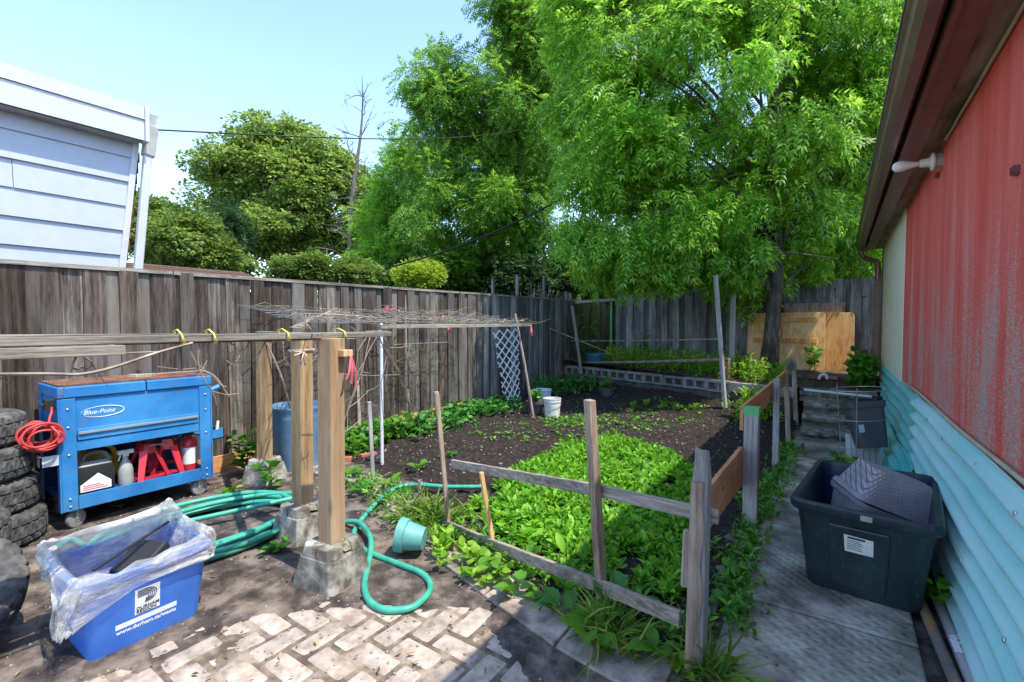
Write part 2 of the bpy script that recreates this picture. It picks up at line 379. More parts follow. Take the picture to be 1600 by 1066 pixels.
M['ply_g'] = wood('plywood_grey', (.18, .11, .08), (.36, .26, .2), (.5, .4, .32), grain=40, rnd=.1)
M['twig'] = nmat('dry_twig', [(.3, (.14, .1, .075)), (.6, (.34, .28, .22)), (.75, (.5, .44, .36))], ns=12, rough=.9, bstr=.3)
M['bark'] = nmat('bark', [(.3, (.035, .028, .022)), (.5, (.09, .075, .06)), (.7, (.18, .155, .125))], scale=(1, 1, .22), ns=22, detail=9, rough=1, bstr=1, bdist=.03)
M['bark_grey'] = nmat('bark_grey', [(.3, (.07, .06, .055)), (.6, (.2, .18, .165))], scale=(1, 1, .3), ns=20, rough=1, bstr=.8)
M['white_siding'] = flat('white_siding', (.4, .44, .52), .45, var=.04, dirt=((.42, .42, .42), 3, .62, .85))
M['white_metal'] = flat('white_metal', (.5, .52, .55), .4, var=.05, dirt=((.35, .33, .3), 5, .6, .85))
M['gutter_grey'] = flat('gutter_grey', (.36, .37, .34), .45, var=.12, dirt=((.2, .18, .14), 4, .55, .8))
M['brick_brown'] = nmat('brown_brick', [(.35, (.1, .045, .03)), (.65, (.24, .12, .08))], ns=14, rough=.9)
M['shingle'] = nmat('red_shingle', [(.35, (.1, .055, .045)), (.65, (.2, .125, .1))], ns=30, rough=1, rnd=.15)
M['brown_metal'] = flat('brown_metal', (.17, .075, .06), .35, var=.2, spec=.5, dirt=((.05, .035, .028), 6, .55, .8))
M['brown_gutter'] = flat('brown_gutter', (.2, .1, .085), .28, var=.2, spec=.6)
M['soffit'] = nmat('soffit_wood', [(.35, (.12, .085, .065)), (.5, (.26, .195, .15)), (.65, (.38, .3, .24))], scale=(1, .2, 1), ns=9, rough=.8)
M['cream'] = flat('cream_paint', (.9, .83, .62), .6, var=.05, dirt=((.45, .38, .26), 4, .6, .85))
# peeling red paint on rough-sawn plywood
m, nt, out = newmat('red_peeling')
a = noise_node(nt, (1, 1, .09), 5.0, 6, .65); b = noise_node(nt, (1, .45, 3.0), 60, 5, .75); b2 = noise_node(nt, (1, 1.6, .16), 30, 4, .7)
z = N(nt, 'ShaderNodeSeparateXYZ'); g = N(nt, 'ShaderNodeNewGeometry'); nt.links.new(g.outputs['Position'], z.inputs[0])
zr = N(nt, 'ShaderNodeMapRange'); zr.inputs[1].default_value = 2.5; zr.inputs[2].default_value = 1.2; zr.inputs[3].default_value = -.16; zr.inputs[4].default_value = .07; nt.links.new(z.outputs[2], zr.inputs[0])
s = math_n(nt, 'ADD', math_n(nt, 'ADD', math_n(nt, 'MULTIPLY', a.outputs[0], .6), math_n(nt, 'MULTIPLY', b.outputs[0], .85)), math_n(nt, 'ADD', zr.outputs[0], math_n(nt, 'MULTIPLY', b2.outputs[0], .35)))
mr = N(nt, 'ShaderNodeMapRange'); mr.inputs[1].default_value = .95; mr.inputs[2].default_value = 1.02; nt.links.new(s, mr.inputs[0])
rc = ramp(nt, a.outputs[0], [(.35, (.76, .1, .075)), (.6, (.87, .17, .135)), (.7, (.89, .29, .24))]).outputs[0]
wc = ramp(nt, b.outputs[0], [(.35, (.27, .2, .16)), (.6, (.56, .46, .39))]).outputs[0]
cc = mixc(nt, math_n(nt, 'MULTIPLY', mr.outputs[0], .88), rc, wc)
spk = noise_node(nt, (1, 1, .4), 42, 3); sm = N(nt, 'ShaderNodeMapRange'); sm.inputs[1].default_value = .7; sm.inputs[2].default_value = .74; nt.links.new(spk.outputs[0], sm.inputs[0])
cc = mixc(nt, sm.outputs[0], cc, (.1, .05, .04))
finish(nt, out, cc, .7, 0, .3, math_n(nt, 'SUBTRACT', b.outputs[0], math_n(nt, 'MULTIPLY', mr.outputs[0], .6)), .4, .006); M['red_wall'] = m
def sheetmat(name, c1, c2, tr):
    m, nt, out = newmat(name); t = noise_node(nt, (1, .3, 1), 4, 6)
    c = ramp(nt, t.outputs[0], [(.3, c1), (.7, c2)]).outputs[0]
    sp = noise_node(nt, (1, .5, 1), 30, 4, .7); sm = N(nt, 'ShaderNodeMapRange'); sm.inputs[1].default_value = .66; sm.inputs[2].default_value = .74; sm.inputs[4].default_value = .6; nt.links.new(sp.outputs[0], sm.inputs[0])
    c = mixc(nt, sm.outputs[0], c, (.12, .2, .19))
    p = finish(nt, out, c, .38, 0, .5, t.outputs[0], .1, .004)
    tl = N(nt, 'ShaderNodeBsdfTranslucent'); nt.links.new(c, tl.inputs[0]); mx = N(nt, 'ShaderNodeMixShader'); mx.inputs[0].default_value = tr
    nt.links.new(p.outputs[0], mx.inputs[1]); nt.links.new(tl.outputs[0], mx.inputs[2]); nt.links.new(mx.outputs[0], out.inputs[0]); return m
M['aqua'] = sheetmat('aqua_fibreglass', (.38, .83, .8), (.68, .94, .92), .15)
M['teal'] = sheetmat('teal_fibreglass', (.09, .58, .55), (.22, .76, .71), .15)
M['blue_paint'] = nmat('blue_paint', [(.3, (.02, .13, .36)), (.5, (.03, .2, .48)), (.7, (.06, .27, .56))], ns=3, detail=8, rough=.38, bstr=.06, spec=.5, dirt=((.15, .13, .12), 9, .58, .74))
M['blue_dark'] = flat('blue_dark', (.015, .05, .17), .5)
M['chrome'] = flat('bright_trim', (.72, .74, .76), .25, metal=.7, var=.08)
M['bolt'] = flat('bolt_metal', (.5, .47, .4), .4, metal=.6)
M['rubber'] = nmat('tyre_rubber', [(.3, (.035, .035, .035)), (.5, (.075, .073, .07)), (.7, (.17, .165, .155))], ns=14, rough=.82, bstr=.4, bdist=.004, rnd=.15, dirt=((.17, .15, .13), 5, .56, .8))
M['wheel_grey'] = flat('caster_grey', (.27, .28, .27), .5)
M['red_hose'] = flat('red_hose', (.5, .05, .045), .45)
M['red_metal'] = flat('red_metal', (.58, .03, .045), .35, spec=.5, dirt=((.25, .03, .03), 12, .62, .8))
M['black'] = flat('black_plastic', (.025, .025, .027), .45)
M['grey_plastic'] = flat('grey_plastic', (.2, .21, .22), .42)
M['dark_metal'] = flat('dark_metal', (.06, .06, .062), .45, metal=.5)
M['yellow'] = flat('yellow_plastic', (.68, .5, .04), .5)
M['white_plastic'] = flat('white_plastic', (.7, .71, .7), .45, dirt=((.4, .38, .33), 8, .6, .8))
M['label_white'] = flat('label_white', (.78, .78, .77), .6, var=.04)
M['label_black'] = flat('print_black', (.03, .03, .032), .6)
M['box_blue'] = nmat('box_blue', [(.3, (.035, .13, .5)), (.6, (.055, .19, .64)), (.75, (.1, .25, .68))], ns=4, rough=.42, bstr=.06, spec=.45, dirt=((.1, .13, .3), 9, .62, .85))
M['box_print'] = flat('box_print', (.72, .76, .85), .55, var=.05)
# clear crumpled polythene
m, nt, out = newmat('polythene'); t = noise_node(nt, (1, .5, 1.6), 20, 7, .7)
b = N(nt, 'ShaderNodeBump'); b.inputs['Strength'].default_value = .9; b.inputs['Distance'].default_value = .02; nt.links.new(t.outputs[0], b.inputs['Height'])
p = N(nt, 'ShaderNodeBsdfPrincipled'); p.inputs['Base Color'].default_value = (.74, .74, .73, 1); p.inputs['Roughness'].default_value = .22; p.inputs['Specular IOR Level'].default_value = .8
nt.links.new(b.outputs[0], p.inputs['Normal']); tp = N(nt, 'ShaderNodeBsdfTransparent'); mx = N(nt, 'ShaderNodeMixShader')
t8 = noise_node(nt, (1, .6, 1.3), 9, 4, .6); fr = ramp(nt, t8.outputs[0], [(.35, (.22, .22, .22)), (.5, (.45, .45, .45)), (.66, (.95, .95, .95))]); nt.links.new(fr.outputs[0], mx.inputs[0])
nt.links.new(tp.outputs[0], mx.inputs[1]); nt.links.new(p.outputs[0], mx.inputs[2]); nt.links.new(mx.outputs[0], out.inputs[0]); M['poly'] = m
M['hose'] = nmat('green_hose', [(.3, (.03, .28, .2)), (.7, (.07, .42, .3))], ns=12, rough=.4, bstr=.1, spec=.45, dirt=((.1, .14, .1), 14, .62, .8))
M['bin_blue'] = flat('bin_blue_grey', (.13, .24, .36), .5, dirt=((.12, .16, .2), 6, .55, .8))
M['teal_pot'] = flat('teal_pot', (.12, .34, .33), .5)
M['tote'] = nmat('tote_plastic', [(.3, (.014, .024, .03)), (.6, (.022, .045, .052)), (.75, (.04, .07, .078))], ns=6, rough=.42, bstr=.12, spec=.45, dirt=((.09, .095, .095), 40, .6, .72))
M['tote_in'] = flat('tote_inside', (.012, .03, .075), .4)
# woven planter plastic
m, nt, out = newmat('wicker_plastic'); tc = N(nt, 'ShaderNodeNewGeometry'); br = N(nt, 'ShaderNodeTexBrick'); mp = N(nt, 'ShaderNodeMapping'); mp.inputs['Rotation'].default_value = (1.2, .3, .5)
nt.links.new(tc.outputs['Position'], mp.inputs[0]); nt.links.new(mp.outputs[0], br.inputs[0]); br.inputs['Scale'].default_value = 20; br.inputs['Mortar Size'].default_value = .03; br.inputs['Mortar Smooth'].default_value = 1
t = noise_node(nt, (1, 1, 1), 5, 4); c = ramp(nt, t.outputs[0], [(.3, (.32, .285, .31)), (.7, (.45, .41, .44))]).outputs[0]
finish(nt, out, c, .5, 0, .4, math_n(nt, 'SUBTRACT', 1.0, br.outputs['Fac']), 1, .012); M['wicker'] = m
M['planter'] = flat('planter_plastic', (.3, .265, .295), .45)
M['planter_dark'] = flat('planter_dark', (.1, .09, .105), .5)
M['wire'] = flat('galvanised_wire', (.4, .4, .39), .4, metal=.5)
M['pole_white'] = flat('white_pole', (.68, .7, .74), .4, var=.06)
M['lattice'] = flat('white_lattice', (.85, .87, .9), .5, var=.04)
M['pink'] = flat('pink_ribbon', (.7, .16, .2), .6)
M['yellow_tie'] = flat('yellow_tie', (.7, .58, .08), .6)
M['string'] = flat('pale_string', (.62, .5, .4), .9)
M['cable'] = flat('black_cable', (.012, .012, .013), .6)
M['cable_beige'] = flat('beige_cable', (.5, .44, .3), .6)
M['pipe_grey'] = nmat('grey_pipe', [(.3, (.25, .23, .23)), (.7, (.45, .42, .42))], scale=(1, .3, 1), ns=14, rough=.6)
M['pipe_rust'] = nmat('rusty_pipe', [(.3, (.1, .09, .085)), (.5, (.22, .17, .15)), (.62, (.42, .22, .06)), (.75, (.3, .25, .22))], scale=(1, .3, 1), ns=12, rough=.8)
M['green_paint'] = flat('green_paint', (.1, .45, .16), .6)
M['brick_red'] = flat('brick_red', (.4, .14, .09), .9, var=.25)
M['bucket_blue'] = flat('pale_blue_bucket', (.5, .6, .72), .5)
M['blue_tub'] = flat('blue_tub', (.05, .14, .28), .5)
M['ceramic'] = flat('ceramic_white', (.75, .73, .69), .3, var=.03)
M['bulb'] = flat('frosted_bulb', (.82, .77, .74), .25, var=.02)
M['stone'] = nmat('pebble', [(.3, (.16, .14, .12)), (.6, (.36, .33, .29)), (.75, (.6, .57, .53))], ns=3, rough=.95)
# foliage
M['ash'] = leafmat('ash_leaf', (.1, .28, .02), (.25, .46, .045), .52)
M['ash_dark'] = leafmat('ash_leaf_shade', (.03, .12, .012), (.075, .24, .02), .4)
M['maple'] = leafmat('maple_leaf', (.075, .2, .02), (.18, .36, .04), .5)
M['far_leaf'] = leafmat('far_leaf', (.08, .155, .03), (.19, .29, .055), .45)
M['olive'] = leafmat('shrub_leaf', (.09, .17, .03), (.2, .31, .06), .35)
M['yellow_leaf'] = leafmat('yellow_green_leaf', (.14, .26, .02), (.3, .42, .04), .5)
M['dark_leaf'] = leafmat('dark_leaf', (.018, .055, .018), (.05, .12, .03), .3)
M['lettuce'] = leafmat('leafy_green', (.075, .27, .012), (.2, .45, .025), .4, patch=4)
M['weed'] = leafmat('weed_leaf', (.05, .19, .015), (.15, .36, .03), .35, patch=3)
M['weed_blue'] = leafmat('deep_weed_leaf', (.03, .15, .02), (.09, .29, .04), .3, patch=3)
M['lime'] = leafmat('lime_leaf', (.13, .31, .02), (.28, .47, .04), .45, patch=3)
M['grass'] = leafmat('grass_blade', (.12, .25, .03), (.3, .42, .08), .4)
M['dead_leaf'] = leafmat('dead_leaf', (.16, .09, .05), (.42, .3, .16), .2)

# ================================================================== the setting
# ground: one sheet to the horizon, with a finer bump-mapped yard on top of it
MB().box((-400, -400, -1), (400, 400, -.03)).build('ground', M['dirt'], origin=(0, 0, 0))['kind'] = 'structure'
WX, FX0, FX1 = .52, -4.68, -4.9                       # red wall, and the left fence at its near and far end
def fence_x(y): return FX0+(FX1-FX0)*(y-.7)/8.9
WALL_L, WALL_R = Vector((-4.78, 8.86, 0)), Vector((-1.3, 7.75, 0))    # retaining wall line
def wall_y(x): return WALL_L.y+(WALL_R.y-WALL_L.y)*(x-WALL_L.x)/(WALL_R.x-WALL_L.x)
KERB = [G(585, 772), G(680, 882), G(800, 968), G(940, 1070)]
def kerb_y(x):
    xs = [k.x for k in KERB]; ys = [k.y for k in KERB]; return float(np.interp(x, xs, ys))
# packed earth of the yard, lying thinly over the paving
CLEAR = [G(100, 1080), G(250, 1042), G(330, 992), G(385, 968), G(470, 957), G(560, 948), G(640, 955), G(745, 952), G(770, 990), G(790, 1030), G(840, 1075), G(400, 1200)]
cp = [(p.x, p.y) for p in CLEAR]
def pdist(x, y):
    q = np.array([[x, y]]); d = 1e9
    for i in range(len(cp)):
        a, b = np.array(cp[i]), np.array(cp[(i+1) % len(cp)]); t = np.clip(((q[0]-a)@(b-a))/((b-a)@(b-a)), 0, 1); d = min(d, np.linalg.norm(q[0]-a-t*(b-a)))
    return d if inpoly(q, cp)[0] else -d
def yard_z(x, y):
    n = noise.fractal(Vector((x*5, y*5, 3)), .8, 2.1, 4)
    if -3.4 < x < -.6 and -.4 < y < 2.2:
        k = max(-1, min(1, (pdist(x, y)+n*.05+.01)/.05))
    else: k = -1
    return (-.0002-k*.0028+n*.0042*1.6) if k < 0 else -.0002-k*.012+n*.002
def yardf(u, v):
    x = -5.4+4.95*u; y = -1.2+4.6*v; return (x, y, yard_z(x, y))
MB().box((-5.4, -14, -.035), (.5, -1.2, -.004)).build('bounce_paving', M['paver'], origin=(-2.5, -7, 0))['kind'] = 'structure'   # unseen paving behind the camera, added to bounce sunlight onto wall and cart
mb = MB(); mb.grid(yardf, 210, 200); mb.build('yard_earth', M['dirt'], smooth=True, origin=(-2.5, 1, 0))['kind'] = 'structure'
# pavers: every one its own block, herringbone, tops level with the yard
patio = tag(bpy.data.objects.new('patio', None), kind='structure'); COL.objects.link(patio); patio.location = (-1.8, 1, 0); WO['patio'] = Vector((-1.8, 1, 0))
U = .117
me0 = MB(); me0.loft([rrect(.107, .05, .012, -.055), rrect(.105, .048, .012, -.004), rrect(.099, .043, .014, 0)])
tmp = me0.build('paver', M['paver'], local=True, smooth='a'); pmesh = tmp.data; bpy.data.objects.remove(tmp)
for i in range(-30, 4):
    for j in range(-4, 22):
        r = (i-j) % 4
        if r == 0: cx, cy, a = (i+1)*U, (j+.5)*U, 0
        elif r == 3: cx, cy, a = (i+.5)*U, (j+1)*U, math.pi/2
        else: continue
        if not (-3.3 < cx < -.75) or cy > kerb_y(cx)-.12 or pdist(cx, cy) < -.16: continue
        o = bpy.data.objects.new('paver', pmesh); COL.objects.link(o); o.parent = patio
        o.location = Vector((cx, cy, random.uniform(-.002, .0015)))-patio.location
        o.rotation_euler = (random.gauss(0, .006), random.gauss(0, .006), a+random.gauss(0, .012))
def sandf(u, v):
    x = -3.4+2.75*u; y = -.3+2.4*v; n = noise.fractal(Vector((x*5, y*5, 3)), .8, 2.1, 4); n2 = noise.fractal(Vector((x*17, y*17, 8)), .8, 2.1, 3); k = max(-1, min(1, (pdist(x, y)+n*.05+.035)/.06))
    return (x, y, -.0034+n*.0034+n2*.0014-(.012 if k < -.2 else 0))
M['sand'] = nmat('joint_sand', [(.38, (.1, .075, .055)), (.5, (.2, .155, .115)), (.62, (.34, .275, .21))], ns=9, detail=14, rough=.95, bstr=.6, bdist=.015)
mb = MB(); mb.grid(sandf, 130, 112); mb.build('joint_sand', M['sand'], smooth=True, origin=(-2, 1, 0))['kind'] = 'structure'
# kerb slabs between yard and bed
kr = tag(bpy.data.objects.new('kerb', None), kind='structure'); COL.objects.link(kr); kr.location = KERB[1]; WO['kerb'] = KERB[1].copy()
xs = [-4.3, -3.72, -3.16, -2.58, -2.0, -1.42, -.95, -.5]
for i in range(len(xs)-1):
    x0, x1 = xs[i]+.006, xs[i+1]-.006; h = .012+random.uniform(0, .012)
    MB().hexa([(x0, kerb_y(x0)+.01, -.06), (x1, kerb_y(x1)+.01, -.06), (x1, kerb_y(x1)+.25, -.06), (x0, kerb_y(x0)+.25, -.06),
               (x0, kerb_y(x0)+.01, h), (x1, kerb_y(x1)+.01, h), (x1, kerb_y(x1)+.25, h+.004), (x0, kerb_y(x0)+.25, h+.004)]).build('kerb_slab', M['kerb'], kr, bevel=.006)
# garden soil: lumpy sheet rising to the retaining wall
def soilf(u, v):
    x = -4.86+4.4*u; y0 = kerb_y(x)+.2 if x > -3.3 else 2.72+(x+3.3)*-.1; y1 = wall_y(x)-.02 if x < -1.3 else 7.72
    y = y0+(y1-y0)*v
    n = noise.fractal(Vector((x*2.2, y*2.2, 0)), .7, 2.2, 7); n2 = noise.fractal(Vector((x*14, y*14, 5)), .5, 2.2, 4)
    rise = .2*max(0, (v-.8)/.2)**2*(1 if x < -1.2 else .3)
    e = min(1, v*14, (1-u)*20+.1); return (x, y, -.01+e*(.035+n*.03+max(-.3, n2)*.022)+rise)
mb = MB(); mb.grid(soilf, 230, 270); mb.build('garden_soil', M['soil'], smooth=True, origin=(-2.5, 5, 0))['kind'] = 'structure'
# path of pressed concrete slabs
pa = tag(bpy.data.objects.new('path', None), kind='structure'); COL.objects.link(pa); pa.location = (0, 3, 0); WO['path'] = Vector((0, 3, 0))
for i in range(-2, 8):
    y0 = 2.53+.762*(i-1)+.005; y1 = min(y0+.752, 6.58)
    if y0 > 6.4: continue
    dz = [.012, .02, .012, .018, .01, .02, .012, .016, .012, .02][i+2]; tl = random.uniform(-.004, .004)
    MB().hexa([(-.4, y0, -.06), (.3, y0, -.06), (.3, y1, -.06), (-.4, y1, -.06), (-.4, y0, dz+tl), (.3, y0, dz), (.3, y1, dz-tl), (-.4, y1, dz)]).build('slab', M['path'], pa, bevel=.008)
# upper terrace behind the retaining wall and stairs
def terz(x, y): return .47+.15*max(0, min(1, (y-7.9)/1.4))+noise.fractal(Vector((x*4, y*4, 9)), .8, 2, 4)*.012
def terf(u, v):
    x = -5.3+6.6*u; yf = wall_y(x)+.14 if x < -1.3 else 7.72
    y = yf+(10.6-yf)*v; return (x, y, terz(x, y))
mb = MB(); mb.grid(terf, 60, 40)
mb.add([(-5.3, 9, -.1), (1.3, 7.72, -.1), (1.3, 7.72, .46), (-5.3, 9, .46)], [(0, 1, 2, 3)])
mb.build('terrace', M['terrace'], smooth=True, origin=(-2, 9, 0))['kind'] = 'structure'

# retaining wall: two courses of dark block, a course of hollow block on its side
rw = thing('retaining_wall', (WALL_L+WALL_R)/2, 'low garden retaining wall of dark block topped with hollow grey cinder blocks', 'wall')
d = (WALL_R-WALL_L).normalized(); nrm = Vector((d.y, -d.x, 0)); L = (WALL_R-WALL_L).length       # nrm points to the garden
def wp(s, t, z): return WALL_L+d*s-nrm*t+Vector((0, 0, z))
for c in range(2):
    s = -.2*c
    while s < L-.05:
        a, b = max(0, s)+.004, min(L, s+.398); z0, z1 = -.06+c*.18, -.06+c*.18+.172; e = random.uniform(-.012, .012); q = .0 if c == 0 else .01
        if b-a > .06: MB().hexa([wp(a, q+e, z0), wp(b, q+e, z0), wp(b, .2, z0), wp(a, .2, z0), wp(a, q+e+.012, z1), wp(b, q+e+.012, z1), wp(b, .2, z1), wp(a, .2, z1)]).build('block', M['block_dark'], rw, bevel=.012)
        s += .402
s = .02
while s < L-.2:
    a, b = s, min(L, s+.392); e = random.uniform(-.02, .02)+.02; zb, zt = .302+random.uniform(0, .006), .475+random.uniform(-.006, .012)
    mb = MB(); w3 = (b-a)
    mb.hexa([wp(a, e, zt-.034), wp(b, e, zt-.034), wp(b, e+.19, zt-.034), wp(a, e+.19, zt-.034), wp(a, e, zt), wp(b, e, zt), wp(b, e+.19, zt), wp(a, e+.19, zt)])
    mb.hexa([wp(a, e, zb), wp(b, e, zb), wp(b, e+.19, zb), wp(a, e+.19, zb), wp(a, e, zb+.034), wp(b, e, zb+.034), wp(b, e+.19, zb+.034), wp(a, e+.19, zb+.034)])
    for q in (0, .5, 1):
        x0 = a+(w3-.036)*q; x1 = x0+.036
        mb.hexa([wp(x0, e, zb+.034), wp(x1, e, zb+.034), wp(x1, e+.19, zb+.034), wp(x0, e+.19, zb+.034), wp(x0, e, zt-.034), wp(x1, e, zt-.034), wp(x1, e+.19, zt-.034), wp(x0, e+.19, zt-.034)])
    mb.hexa([wp(a+.01, e+.16, zb+.02), wp(b-.01, e+.16, zb+.02), wp(b-.01, e+.18, zb+.02), wp(a+.01, e+.18, zb+.02), wp(a+.01, e+.16, zt-.02), wp(b-.01, e+.16, zt-.02), wp(b-.01, e+.18, zt-.02), wp(a+.01, e+.18, zt-.02)])
    mb.build('hollow_block', M['block'], rw); s += .4
tb = thing('edging_timber', (-.9, 7.7, .4), 'pale weathered timber edging the terrace beside the steps', 'timber')
MB().beam((-1.32, 7.7, .42), (-.5, 7.66, .4), .09, .14).build('timber', M['railx'], tb, bevel=.008)
MB().beam((-1.3, 7.68, .2), (-.5, 7.64, .18), .1, .3).build('backing_board', M['block_dark'], tb)

# steps of rough block
st = thing('garden_steps', (-.02, 6.9, 0), 'dark mossy stone garden steps climbing to the terrace', 'steps')
ys = [6.58, 6.86, 7.14, 7.42]; zz = [.115, .235, .355, .475]
for i in range(4):
    cuts = [(-.36, .02, .42), (-.36, .12, .42), (-.36, -.1, .42), (-.42, -.16, .1, .42)][i]
    for a, b in zip(cuts[:-1], cuts[1:]):
        def sf(u, v, a=a+.004, b=b-.004, i=i):
            # profile: riser, rounded nose, tread
            prof = [(.035, -.12 if i == 0 else -.03), (.035, .045), (-.008, .052), (-.014, .085), (.004, .108), (.05, .12), (.3, .12)]
            f = u*(len(prof)-1); k = min(int(f), len(prof)-2); t = f-k; p = [prof[k][0]+(prof[k+1][0]-prof[k][0])*t, prof[k][1]+(prof[k+1][1]-prof[k][1])*t]
            x = a+(b-a)*v; n = noise.fractal(Vector((x*9, p[0]*30+i*5, p[1]*30)), .6, 2.2, 4)*.01
            return (x, ys[i]+p[0]+n, zz[i]-.12+p[1]+n*.5)
        MB().grid(sf, 18, 26).build('step_stone', M['step'], st, smooth=True)
# solid core under the steps
MB().box((-.36, 6.8, -.05), (.42, 7.75, .09)).box((-.36, 7.1, .08), (.42, 7.75, .2)).box((-.36, 7.35, .19), (.42, 7.75, .34)).build('step_core', M['step'], st)
# ================================================================== fences
lf = thing('board_fence', (-4.8, 4.5, 0), 'long dark weathered board fence along the side of the yard', 'fence')
y = -1.0; k = 0
BB = {}
def board(w, h, t=.018):
    mb = MB(); mb.hexa([(-t/2, -w/2, 0), (t/2, -w/2, 0), (t/2, w/2, 0), (-t/2, w/2, 0), (-t/2, -w/2, h), (t/2, -w/2, h), (t/2, w/2, h), (-t/2, w/2, h)]); return mb
def add_board(parent, loc, rotz, w, h, mat, lean=0):
    key = (round(w, 3), mat.name)
    if key not in BB:
        o = board(w, 1.0).build('board', mat, local=True); BB[key] = o.data; bpy.data.objects.remove(o)
    o = bpy.data.objects.new('board', BB[key]); COL.objects.link(o); o.parent = parent
    o.location = Vector(loc)-parent.location; o.rotation_euler = (lean, random.gauss(0, .006), rotz+random.gauss(0, .012)); o.scale = (1, 1, h); return o
fa = math.atan2(FX1-FX0, 8.9)
while y < 9.75:
    wd = random.choice([.115, .125, .14, .105]); x = fence_x(y+wd/2); h = 1.778+.115*(y-.5)/9+random.uniform(-.02, .012)
    far = (y > 3.6 and random.random() < min(.85, (y-3.0)/5))
    mt = (M['fence_grey'] if random.random() < .55 else M['fence_greyd']) if far else (M['fence'] if random.random() < .55 else M['fence_dark'])
    add_board(lf, (x-(.0 if k % 2 == 0 else .02), y+wd/2, -.05), -fa, wd, h+.05, mt, random.gauss(0, .006)); y += wd*(.98 if k % 2 == 0 else .74); k += 1
for a, b in ((-1, 1.7), (1.7, 4.1), (4.1, 6.7), (6.7, 9.7)):
    za, zb = 1.775+.115*(a-.5)/9, 1.775+.115*(b-.5)/9
    MB().beam((fence_x(a)-.012, a+.004, za), (fence_x(b)-.012, b-.004, zb), .06, .03).build('cap_rail', M['rail'], lf)
for zc in (.4, 1.45): MB().beam((fence_x(-1)-.065, -1, zc), (fence_x(9.7)-.065, 9.7, zc+.05), .04, .09).build('rail', M['fence_dark'], lf)
MB().beam((fence_x(1.6)+.035, 1.75, .07), (fence_x(6)+.03, 5.6, .07), .03, .14).build('gravel_board', M['orange'], lf)
tag(lf.children[-1], 'orange-brown board along the foot of the fence')

bf = thing('back_fence', (-2, 9.6, .5), 'tall grey board fence closing the far end of the yard', 'fence')
x = -4.93; k = 0
while x < 1.2:
    wd = random.choice([.13, .14, .15]); moss = x < -4.05
    h = 1.875+.26*(x+4.9)/5.5 - (.05 if moss else 0)+random.uniform(-.015, .012)
    mt = M['fence_moss'] if moss else (M['fence_grey'] if (k % 2 == 0 or random.random() < .45) else M['fence_greyd'])
    add_board(bf, (x+wd/2, 9.62+(0 if k % 2 == 0 else .022), .3 if x > -4.8 else 0), math.pi/2, wd, h-(.3 if x > -4.8 else 0), mt, 0); x += wd*.86; k += 1
for zc in (.9, 1.6): MB().beam((-4.85, 9.68, zc), (1.2, 9.68, zc+.2), .04, .09).build('rail', M['fence_greyd'], bf)
MB().beam((-4.9, 9.58, 1.85), (-3.95, 9.58, 1.88), .03, .06).build('cap_rail', M['railx'], bf)
MB().beam((-3.9, 9.66, 1.92), (-1.8, 9.66, 2.06), .03, .05).build('cap_rail', M['railx'], bf)
MB().box((-4.04, 9.56, .5), (-4.0, 9.6, 1.84)).build('green_strip', M['green_paint'], bf)
for pxs, tops in ((884, 456), (891, 458), (905, 462), (970, 433), (932, 448)):
    p = onY(pxs, tops, 9.72); MB().box((p.x-.03, 9.7, .3), (p.x+.03, 9.75, p.z)).build('post', M['fence_grey'], bf)
# loose sticks lying along the fence top
for (x0, z0, x1, z1, n) in ((-3.6, 1.985, -1.7, 2.13, 'brown'), (-3.1, 2.02, -1.9, 2.155, 'thin brown')):
    o = MB().tube(smoothpath([(x0, 9.6, z0), ((x0+x1)/2, 9.61, (z0+z1)/2+.015), (x1, 9.6, z1)]), .018 if n == 'brown' else .011, 6).build('stick', M['brick_brown'] if n == 'brown' else M['twig'])
    tag(o, f'{n} stick lying along the top of the back fence', 'stick')
# posts standing beyond the left fence
for pxs, pt, pb, nm in ((770, 436, 470, 'thin grey stake'), (808, 430, 470, 'grey stake'), (850, 432, 470, 'pale thick stake')):
    p = onX(pxs, pt, -5.35); o = MB().box((p.x-.02, p.y-.024, 0), (p.x+.02, p.y+.024, p.z)).build('stake', M['fence_grey'])
    tag(o, f'{nm} rising behind the corner of the board fence, ' + {770: 'left of the dry bush', 808: 'in front of the dark trunk', 850: 'through the dry bush'}[pxs], 'stake', 'stakes behind the fence')

# ================================================================== red house
hs = thing('red_house', (WX, 3.5, 0), 'house wall of peeling red plywood under a brown eave', 'house')
EZ, HE = 2.48, 8.75                                       # soffit height, far end of the wall
yj = onX(1413, 450, WX).y
SH = .8
ycuts = [-1.2, .02, 1.24, 2.46, 3.68, 4.9, yj]
for a, b in zip(ycuts[:-1], ycuts[1:]):
    if b-a > .05: MB().box((WX, a+.0015, .0), (WX+.05, b-.0015, EZ)).build('siding_panel', M['red_wall'], hs)
MB().box((WX-.006, yj+.002, 0), (WX+.05, HE, EZ)).build('cream_panel', M['cream'], hs)
hs.children[-1]['label'] = 'smooth cream panel at the far end of the wall'
MB().box((WX+.05, -1.2, 0), (WX+5, HE-.003, EZ)).build('wall_core', M['brick_brown'], hs)
